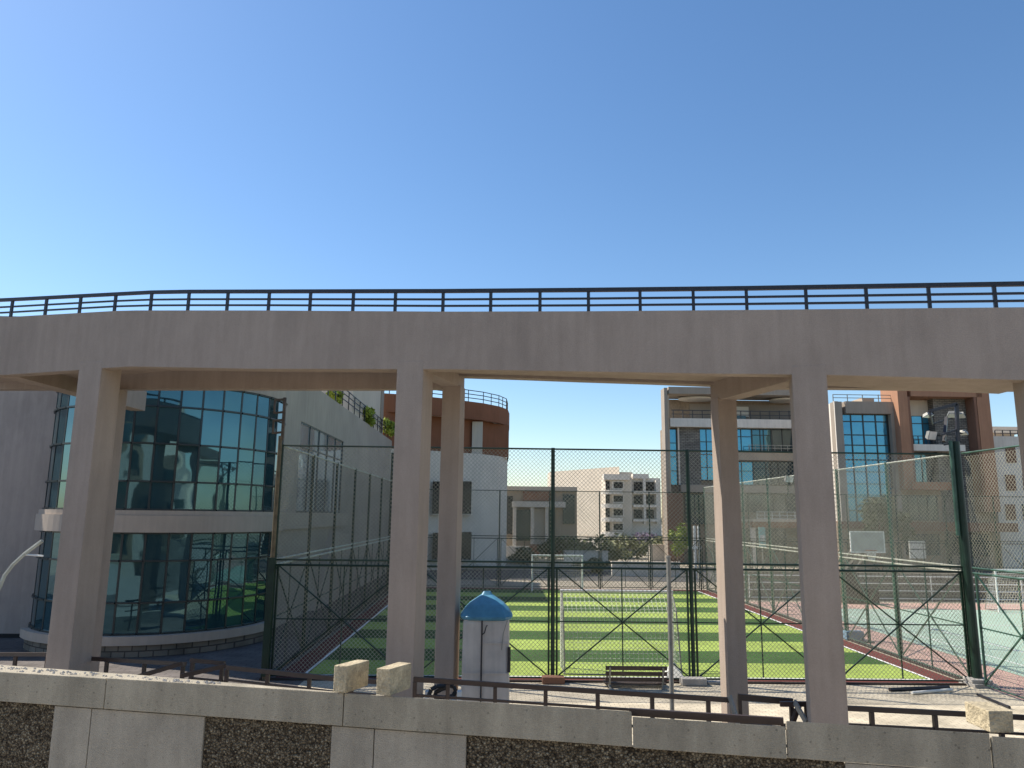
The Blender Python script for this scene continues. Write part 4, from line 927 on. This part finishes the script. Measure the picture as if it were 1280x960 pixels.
# -- apartment block
CY = 150.0
ap = thing('apartment_block', 'pale beige apartment block with rounded balconies far beyond the pitch', 'building', (20, CY, 0))
x0, x1, z0, z1 = rect(754, 583, 827, 668, CY); zs_ = at(775, 583, CY).z
xl = at(697, 600, CY).x
pr = MB(); A1 = (xl, CY + 16); A2 = (x0, CY + 1); pr.add([(xl, CY + 22, 0), (x0 + 3.4, CY + .6, 0), (x0 + 3.4, CY + .6, zs_), (xl, CY + 22, zs_), (x0 + 3.4, CY + 30, 0), (xl, CY + 30, 0), (x0 + 3.4, CY + 30, zs_), (xl, CY + 30, zs_)],
  [(0, 1, 2, 3), (1, 4, 6, 2), (4, 5, 7, 6), (5, 0, 3, 7), (3, 2, 6, 7)]); pr.build('side_wall', M['cream'], ap)
fb('front_wall', M['cream'], ap, 757, 596, 790, 668, CY, 0, 20, z0=0); fb('front_wing', M['white'], ap, 790, 597, 828, 668, CY, 1.5, 20, z0=0)
fb('roof_parapet', M['white'], ap, 754, 593, 786, 600, CY, -.8, 1); fb('roof_parapet', M['white'], ap, 792, 592, 812, 598, CY, .8, 3); fb('roof_box', M['cream'], ap, 778, 588, 797, 596, CY, 6, 12)
for i, y in enumerate((601, 618, 635, 653)):
    f_ = fb('window', M['white'], ap, 765, y, 780, y + 11, CY, -.25, .2); x0_, x1_, a_, b__ = rect(767, y + 2, 778, y + 9, CY); pbox('pane', M['darkroom'], f_, x0_, x1_, CY - .32, CY - .2, a_, b__).location = (0, 0, 0)
    f_.children[0].scale = (.76, 1.6, .68)
    cx_, _, zb_, zt__ = rect(757, y + 12, 764, y + 17, CY); cy_ = CY - .2
    pl_ = [(cx_ + 1.2 + 2.2*math.cos(t), cy_ + 2.2*math.sin(t)) for t in np.linspace(math.pi, 2*math.pi, 9)]
    MB().prism(pl_, zb_, zt__).build('balcony', M['white'], ap); fb('balcony_opening', M['darkroom'], ap, 757, y, 762, y + 11, CY, -.2, .2)
for (xa, xb) in ((794, 804), (809, 819)):
    for y in (602, 619, 637): fb('loggia', M['darkroom'], ap, xa, y, xb, y + 11, CY, 1.2, 1.7)
for y in (614, 631, 649): fb('balcony_slab', M['white'], ap, 792, y, 824, y + 3, CY, .2, 1.5)
fb('pier', M['white'], ap, 805, 598, 808, 655, CY, .4, 1.5); fb('pier', M['white'], ap, 821, 600, 825, 655, CY, .4, 1.5)

# -- grey framed block with blue glass
DY = 68.0
dd = thing('office_building', 'taupe framed four storey building with blue glass and stone panel right of centre', 'building', (16, DY, 0))
fb('body', M['brownwall'], dd, 836, 535, 1010, 700, DY, .5, 3.0, z0=0)
fb('frame_side', M['greyframe'], dd, 830, 486, 834, 640, DY, -.6, .8, z0=0); fb('frame_top', M['greyframe'], dd, 834, 486, 1011, 494.5, DY, -.6, .8)
fb('core', M['greyframe'], dd, 875, 500, 1010, 700, DY, 2.9, 3.45, z0=0)
fb('terrace_roof', M['greyframe'], dd, 840, 486.5, 1008, 493, DY, .8, 3.4)
fb('terrace_wall', M['brownwall'], dd, 843, 494.5, 1016, 526, DY, 2.95, 3.4)
fb('frame_side', M['greyframe'], dd, 1006, 494, 1011, 640, DY, -.6, .8, z0=0)
fb('frame_reveal', M['beige'], dd, 834.2, 495, 836.5, 640, DY, -.45, .45, z0=0)
fb('floor_band', M['white'], dd, 836.5, 524.5, 1008, 535, DY, -.45, .5); fb('terrace_floor', M['concrete'], dd, 843, 526, 1008, 535, DY, .5, 3.2)
for (xa, xb, ya) in ((848, 893, 496), (962, 1000, 494)):
    x0, x1, z0, z1 = rect(xa, 494, xb, 497, DY + 1.6); cxx = (x0+x1)/2; MB().prism([(cxx + (x1-x0)/2*math.cos(t), DY + 1.6 + 1.3*math.sin(t)) for t in np.linspace(0, 2*math.pi, 25)[:-1]], at(870, 494.5, DY).z - .16, at(870, 494.5, DY).z - .01).build('skylight_disc', M['white'], dd)  # white disc stands in for a lit oval opening in the ceiling
for (xa, ya, xb, yb) in ((838, 514, 1004, 515), (838, 519, 1004, 519.7)): fb('terrace_rail', M['rail'], dd, xa, ya, xb, yb, DY, -.4, -.34)
for x in range(840, 1004, 12): fb('rail_post', M['rail'], dd, x, 514, x + .8, 524.5, DY, -.4, -.34)
fb('door_surround', M['white'], dd, 918, 503, 948, 516, DY, 2.7, 2.95); fb('door', M['glassdark'], dd, 921, 515, 944, 525, DY, 2.6, 2.95)
glazing(dd, 836.5, 536, 847, 606, DY, [0, 1], lin(4), M['glassblue'], .35)
fb('downpipe', M['white'], dd, 848, 526, 850, 606, DY, .1, .3)
fb('stone_panel', M['stone'], dd, 850.5, 535, 876, 606, DY, .15, .5)
glazing(dd, 876.5, 536, 893, 600, DY, [0, .5, 1], lin(4), M['glassblue'], .35)
glazing(dd, 917, 536, 941, 563, DY, [0, .45, 1], [0, .35, 1], M['glassblue'], .35)
glazing(dd, 942, 536, 966, 563, DY, [0, .42, .6, 1], [0, .28, 1], M['glass'], .40)
glazing(dd, 967, 536, 1006, 563, DY, lin(3), lin(1), M['glassdark'], .40)
fb('balcony_slab', M['beige'], dd, 915, 565, 1008, 576, DY, -.5, .5)
for ya in (557, 560.5): fb('balcony_rail', M['galv'], dd, 934, ya, 1008, ya + .7, DY, -.45, -.4)
for x in range(934, 1008, 8): fb('rail_post', M['galv'], dd, x, 557, x + .6, 565, DY, -.45, -.4)
glazing(dd, 917, 577, 943, 606, DY, [0, .45, 1], [0, .4, 1], M['glassblue'], .35)
glazing(dd, 944, 577, 1006, 606, DY, lin(4), [0, .3, 1], M['glassdark'], .40)
fb('balcony_slab', M['greyframe'], dd, 850, 607, 1008, 616, DY, -.5, .5)
glazing(dd, 858, 618, 893, 655, DY, lin(3), lin(2), M['glassdark'], .3); glazing(dd, 922, 618, 1000, 640, DY, lin(5), lin(1), M['glassdark'], .3)
fb('lobby_pier', M['terradark'], dd, 832, 617, 851, 655, DY, -.7, .5, z0=0)
fb('canopy', M['terra'], dd, 925, 652, 1010, 659, DY, -3.5, .5); fb('canopy_top', M['cream'], dd, 925, 649, 1010, 652, DY, -3.6, .5)
for ya in (640, 644, 648): fb('canopy_rail', M['pipe'], dd, 930, ya, 1008, ya + .6, DY, -3.4, -3.35)
for x in range(930, 1008, 9): fb('rail_post', M['pipe'], dd, x, 640, x + .6, 649, DY, -3.4, -3.35)
for x in (925, 985): fb('canopy_column', M['white'], dd, x, 659, x + 5, 700, DY, -3.2, -2.8, z0=0)
glazing(dd, 930, 661, 984, 690, DY, lin(4), lin(1), M['glassdark'], .3)

# -- blue curtain wall block
EY = 60.5
ee = thing('office_building', 'taupe building with a tall gridded blue glass wall and bright white left flank', 'building', (30, EY, 0))
x0, x1, z0, z1 = rect(1047.7, 502, 1124, 660, EY); xs0 = at(1036, 600, EY + 6).x
eb = MB(); eb.add([(x0, EY, 0), (x0, EY, z1), (xs0 - .3, EY + 9, 0), (xs0 - .3, EY + 9, z1), (x0 + .3, EY + 9, 0), (x0 + .3, EY + 9, z1), (x0 + .3, EY, 0), (x0 + .3, EY, z1)], [(0, 2, 3, 1), (6, 7, 5, 4), (1, 3, 5, 7), (0, 1, 7, 6), (2, 4, 5, 3)]); eb.build('white_flank', M['white'], ee)
fb('frame_left', M['greyframe'], ee, 1048, 502, 1057, 655, EY, -.02, .88, z0=0); fb('frame_top', M['greyframe'], ee, 1057, 502, 1124, 517, EY, -.02, .88); fb('roof_block', M['greyframe'], ee, 1062, 503, 1124, 517, EY, .88, 9); fb('frame_right', M['greyframe'], ee, 1118.5, 517, 1124, 655, EY, -.02, 9, z0=0)
fb('body', M['brownwall'], ee, 1057, 517, 1118.5, 700, EY, .9, 9, z0=0)
glazing(ee, 1057, 517.5, 1118.5, 655, EY, [0, .23, .48, .74, .97, 1], [0, .065, .19, .285, .42, .53, .64, .76, .88, 1], M['glassblue'], .5, mw=.09)
for ya in (492.5, 496.5): fb('roof_rail', M['galv'], ee, 1043, ya, 1122, ya + .8, EY, .3, .35)
for x in (1043, 1061, 1080, 1100, 1121): fb('roof_post', M['galv'], ee, x, 492.5, x + .9, 502, EY, .3, .35)
fb('roof_room', M['cream'], ee, 1060, 497, 1098, 503, EY, 5, 8.8); fb('roof_room', M['beige'], ee, 1107, 488, 1123, 503, EY, 4, 8.8)
fb('base_wall', M['brownwall'], ee, 1044, 655, 1124, 700, EY, -.6, .8, z0=0); fb('base_band', M['terradark'], ee, 1044, 652, 1124, 661, EY, -.9, .8)

# -- terracotta framed block
fy = 60.2
ff = thing('office_building', 'building with a huge terracotta portal frame around glass and split stone behind the floodlight', 'building', (34, fy, 0))
fb('frame_left', M['portal'], ff, 1122, 480, 1134, 612, fy, -.5, 2.2); fb('frame_top', M['portal'], ff, 1134, 480, 1222, 497, fy, -.5, 2.2); fb('frame_right', M['portal'], ff, 1222, 480, 1238, 640, fy, -.5, 2.2)
fb('frame_inner', M['terradark'], ff, 1134, 497, 1137, 603, fy, -.5, 2); fb('frame_inner', M['terradark'], ff, 1219, 497, 1222, 640, fy, -.5, 2)
fb('frame_bottom', M['portal'], ff, 1134, 603, 1182, 612.5, fy, -.8, 1)
fb('upper_wall', M['cream'], ff, 1137, 497, 1178, 517, fy, 1.4, 3); fb('stone_panel', M['stone'], ff, 1178, 497, 1219, 655, fy, .6, 3, z0=0)
glazing(ff, 1137, 517, 1178, 556, fy, [0, .38, .72, 1], [0, .25, 1], M['glassblue'], 1.5); glazing(ff, 1137, 566, 1178, 603, fy, [0, .35, .7, 1], [0, .3, 1], M['glass'], 1.5)
fb('floor_band', M['white'], ff, 1138, 556, 1204, 564, fy, -.3, 1.4)
for ya in (545, 549): fb('balcony_rail', M['rail'], ff, 1139, ya, 1177, ya + .8, fy, -.2, -.14)
for x in range(1140, 1177, 6): fb('rail_post', M['rail'], ff, x, 545, x + .7, 556, fy, -.2, -.14)
fb('body', M['brownwall'], ff, 1124, 612, 1245, 700, fy, .62, 12, z0=0); fb('body_top', M['brownwall'], ff, 1137, 500, 1222, 612, fy, 3, 12)
fb('base_band', M['terradark'], ff, 1124.5, 653, 1262, 664, fy, -1.0, .6)
glazing(ff, 1128, 620, 1176, 650, fy, lin(4), lin(1), M['glassdark'], .45); glazing(ff, 1128, 668, 1178, 694, fy, lin(4), lin(1), M['glassdark'], .45)
glazing(ff, 1190, 668, 1240, 694, fy, lin(4), lin(1), M['glassdark'], .45)

gg = thing('side_building', 'beige building with checkered windows between terracotta frame and right edge', 'building', (44, 66, 0))
fb('body', M['beige'], gg, 1238, 541, 1276, 700, 66, 0, 10, z0=0); fb('parapet', M['cream'], gg, 1236, 534, 1278, 541.5, 66, -.4, 10)
for k, y in enumerate((567, 601, 635, 668)):
    f_ = fb('window', M['glassdark'], gg, 1254, y, 1267, y + 14, 66, -.08, .2)
for y in (583, 617, 651): fb('window_panel', M['white'], gg, 1254, y, 1267, y + 14, 66, -.06, .2)
hh = thing('white_building', 'bright white building with roof rail cut off by the right edge', 'building', (48, 60, 0))
fb('body', M['white'], hh, 1266, 543, 1400, 700, 60, 2, 12, z0=0)
for y in (556, 592, 630): 
    fb('window', M['terradark'], hh, 1278, y, 1290, y + 20, 60, 1.9, 2.1); fb('window', M['glassdark'], hh, 1300, y, 1330, y + 20, 60, 1.9, 2.1)
for ya in (534, 538): fb('roof_rail', M['rail'], hh, 1268, ya, 1400, ya + .8, 60, 2.4, 2.5)
for x in range(1268, 1400, 10): fb('rail_post', M['rail'], hh, x, 534, x + .7, 543, 60, 2.4, 2.5)

# -- buildings behind the viewer, seen only in the mirror glass
def facing(label, x0, x1, Y, Hh, nx, nz, m):
    t = thing('facing_building', label, 'building', ((x0+x1)/2, Y, 0), 'white buildings behind the viewpoint')
    MB().box(x0, x1, Y - 12, Y, 0, Hh).build('body', M[m], t)
    dx = (x1-x0)/nx; dz = Hh/nz
    for i in range(nx):
        for j in range(nz): pbox('window', M['glassdark'], t, x0 + dx*(i+.22), x0 + dx*(i+.78), Y - .05, Y + .02, dz*(j+.3), dz*(j+.8))
    for i in range(nx + 1): pbox('pilaster', M['white'], t, x0 + dx*i - .25, x0 + dx*i + .25, Y + .001, Y + .5, 0, Hh + .3)
facing('long building with window grid behind the viewpoint, coloured dark for the curved glass reflections', -42, -14, -24, 12.5, 12, 3, 'brownwall')  # facade colour darkened to give the curved glass dark reflections
facing('tall white building with window grid behind the viewpoint at right, mirrored in glass', 8, 34, -34, 15, 9, 4, 'white')
facing('brown stand-in building close behind the viewpoint, added to darken the curved glass reflections', -19, 4, -9, 8.0, 8, 3, 'brownwall')  # unseen dark building, added so the lower panes mirror something darker

# ================================================================= PLANTING AND SMALL FAR THINGS
def gp_(px, py): return gnd(px, py)
shr = [(655, 705, 'dusty low shrub left of the far goal', 'leafd', 1.4, 1.0), (690, 700, 'dark rounded shrub beside the low pale building', 'leafd', 1.8, 1.3), (722, 700, 'olive shrub just right of the tall fence post', 'leafg', 2.2, 1.5),
       (750, 702, 'broad olive bush below the apartment block', 'leafg', 2.6, 1.6), (778, 698, 'dusty bush under the rounded balconies', 'leafg', 2.2, 1.5), (806, 694, 'mauve flowering bush below the apartment block', 'flower', 2.2, 1.5),
       (826, 700, 'olive bush left of the slim post', 'leafg', 1.6, 1.4), (740, 716, 'dark ragged shrub close behind the far fence', 'leafd', 1.5, .9)]
for i, (x, y, lab, m_, r_, h_) in enumerate(shr):
    p = gnd(x, y); k = p.y / 62
    plant('shrub', lab, 'shrub', (p.x, p.y, 0), (r_*k, r_*.8*k, h_*k*.72), 1000, .22*k, M[m_], 60+i, .1, 'shrubs beyond the far fence', ncl=10, stem_r=.05)
p = gnd(848, 708); plant('young_tree', 'slender yellow green young tree behind the far fence right of centre', 'tree', (p.x, p.y, 0), (1.0, 1.0, 1.6), 1400, .17, M['leafy'], 91, .6, parts=('crown', 'trunk'), stem_r=.06)
p = gnd(842, 700); plant('young_tree', 'dark narrow young tree in front of the terracotta lobby pier', 'tree', (p.x, p.y, 0), (1.1, 1.1, 1.9), 1400, .2, M['leafd'], 92, 1.6, parts=('crown', 'trunk'), stem_r=.07)
for i, (x, h_, lab) in enumerate(((1098, 3.0, 'broad dusty tree in front of the blue glass wall'), (1120, 2.7, 'smaller dusty tree at the right corner of the blue glass wall'))):
    plant('tree', lab, 'tree', (at(x, 650, 55).x, 55 + i*.7, 0), (1.5, 1.5, h_*.6), 2600, .17, M['leafd'], 100+i, h_ * .85, 'dusty trees before the offices', parts=('crown', 'trunk'), ncl=12, stem_r=.12)
for (x0, y0, x1, y1, Y, lab) in ((705, 690, 760, 704, 66, 'low white garden wall below the shrubs beside the low building'), (812, 682, 850, 694, 70, 'low white garden wall left of the office lobby'), (765, 704, 850, 712, 52, 'long pale kerb wall behind the far fence')):
    a, b, c, d = rect(x0, y0, x1, y1, Y); t = thing('garden_wall', lab, 'wall', ((a+b)/2, Y, 0), 'low garden walls'); pbox('wall', M['white'], t, a, b, Y, Y + .4, 0, d); pbox('coping', M['cream'], t, a - .05, b + .05, Y - .05, Y + .45, d, d + .1)
# white double post with a cap, turquoise board, white boards
Y_ = 50.0; a, b, c, d = rect(862, 657, 875, 686, Y_)
t = thing('white_stand', 'white double post stand right of the narrow trees', 'stand', ((a+b)/2, Y_, 0))
for k in (0, .4, .8): pbox('post', M['pipe'], t, a + (b-a)*k, a + (b-a)*(k+.2), Y_, Y_ + .12, 0, d)
pbox('crossbar', M['pipe'], t, a - .1, b + .1, Y_ - .02, Y_ + .14, c, c + .15)
a, b, c, d = rect(949, 659, 957, 685, 46); t = thing('turquoise_sign', 'narrow turquoise and white board on a pole before the lobby canopy', 'sign', ((a+b)/2, 46, 0)); pbox('pole', M['galv'], t, (a+b)/2-.03, (a+b)/2+.03, 46.05, 46.1, 0, c); pbox('board', M['turq'], t, a, b, 46, 46.05, c, d); pbox('board_panel', M['pipe'], t, a+.06, b-.06, 45.985, 45.998, c + (d-c)*.35, c + (d-c)*.62)
a, b, c, d = rect(1137, 675, 1157, 698, 44); t = thing('white_board', 'pair of stacked white boards on legs behind the court', 'board', ((a+b)/2, 44, 0))
for k in (0, .52): pbox('board', M['pipe'], t, a, b, 44, 44.06, c + (d-c)*k, c + (d-c)*(k+.46))
for x in (a + .1, b - .1): pbox('leg', M['galv'], t, x - .03, x + .03, 44.06, 44.1, 0, d)
# small plants on the bridge
for px_, m_, lab, sz in ((108, 'leafy', 'tiny yellow green plant tip showing above the bridge parapet', 1.0), (38, 'leafd', 'tiny dark plant tip above the bridge parapet at far left', .9)):
    X, Y, zb, zt = fz(px_); t_, n_ = tang(px_)
    plant('deck_plant', lab, 'plant', (X + n_.x*.55, Y + n_.y*.55, zt - .35), (.18*sz*1.3, .12, .2), 220, .06, M[m_], int(px_), .08, 'plants on the bridge deck', ncl=5, stem_r=.01)
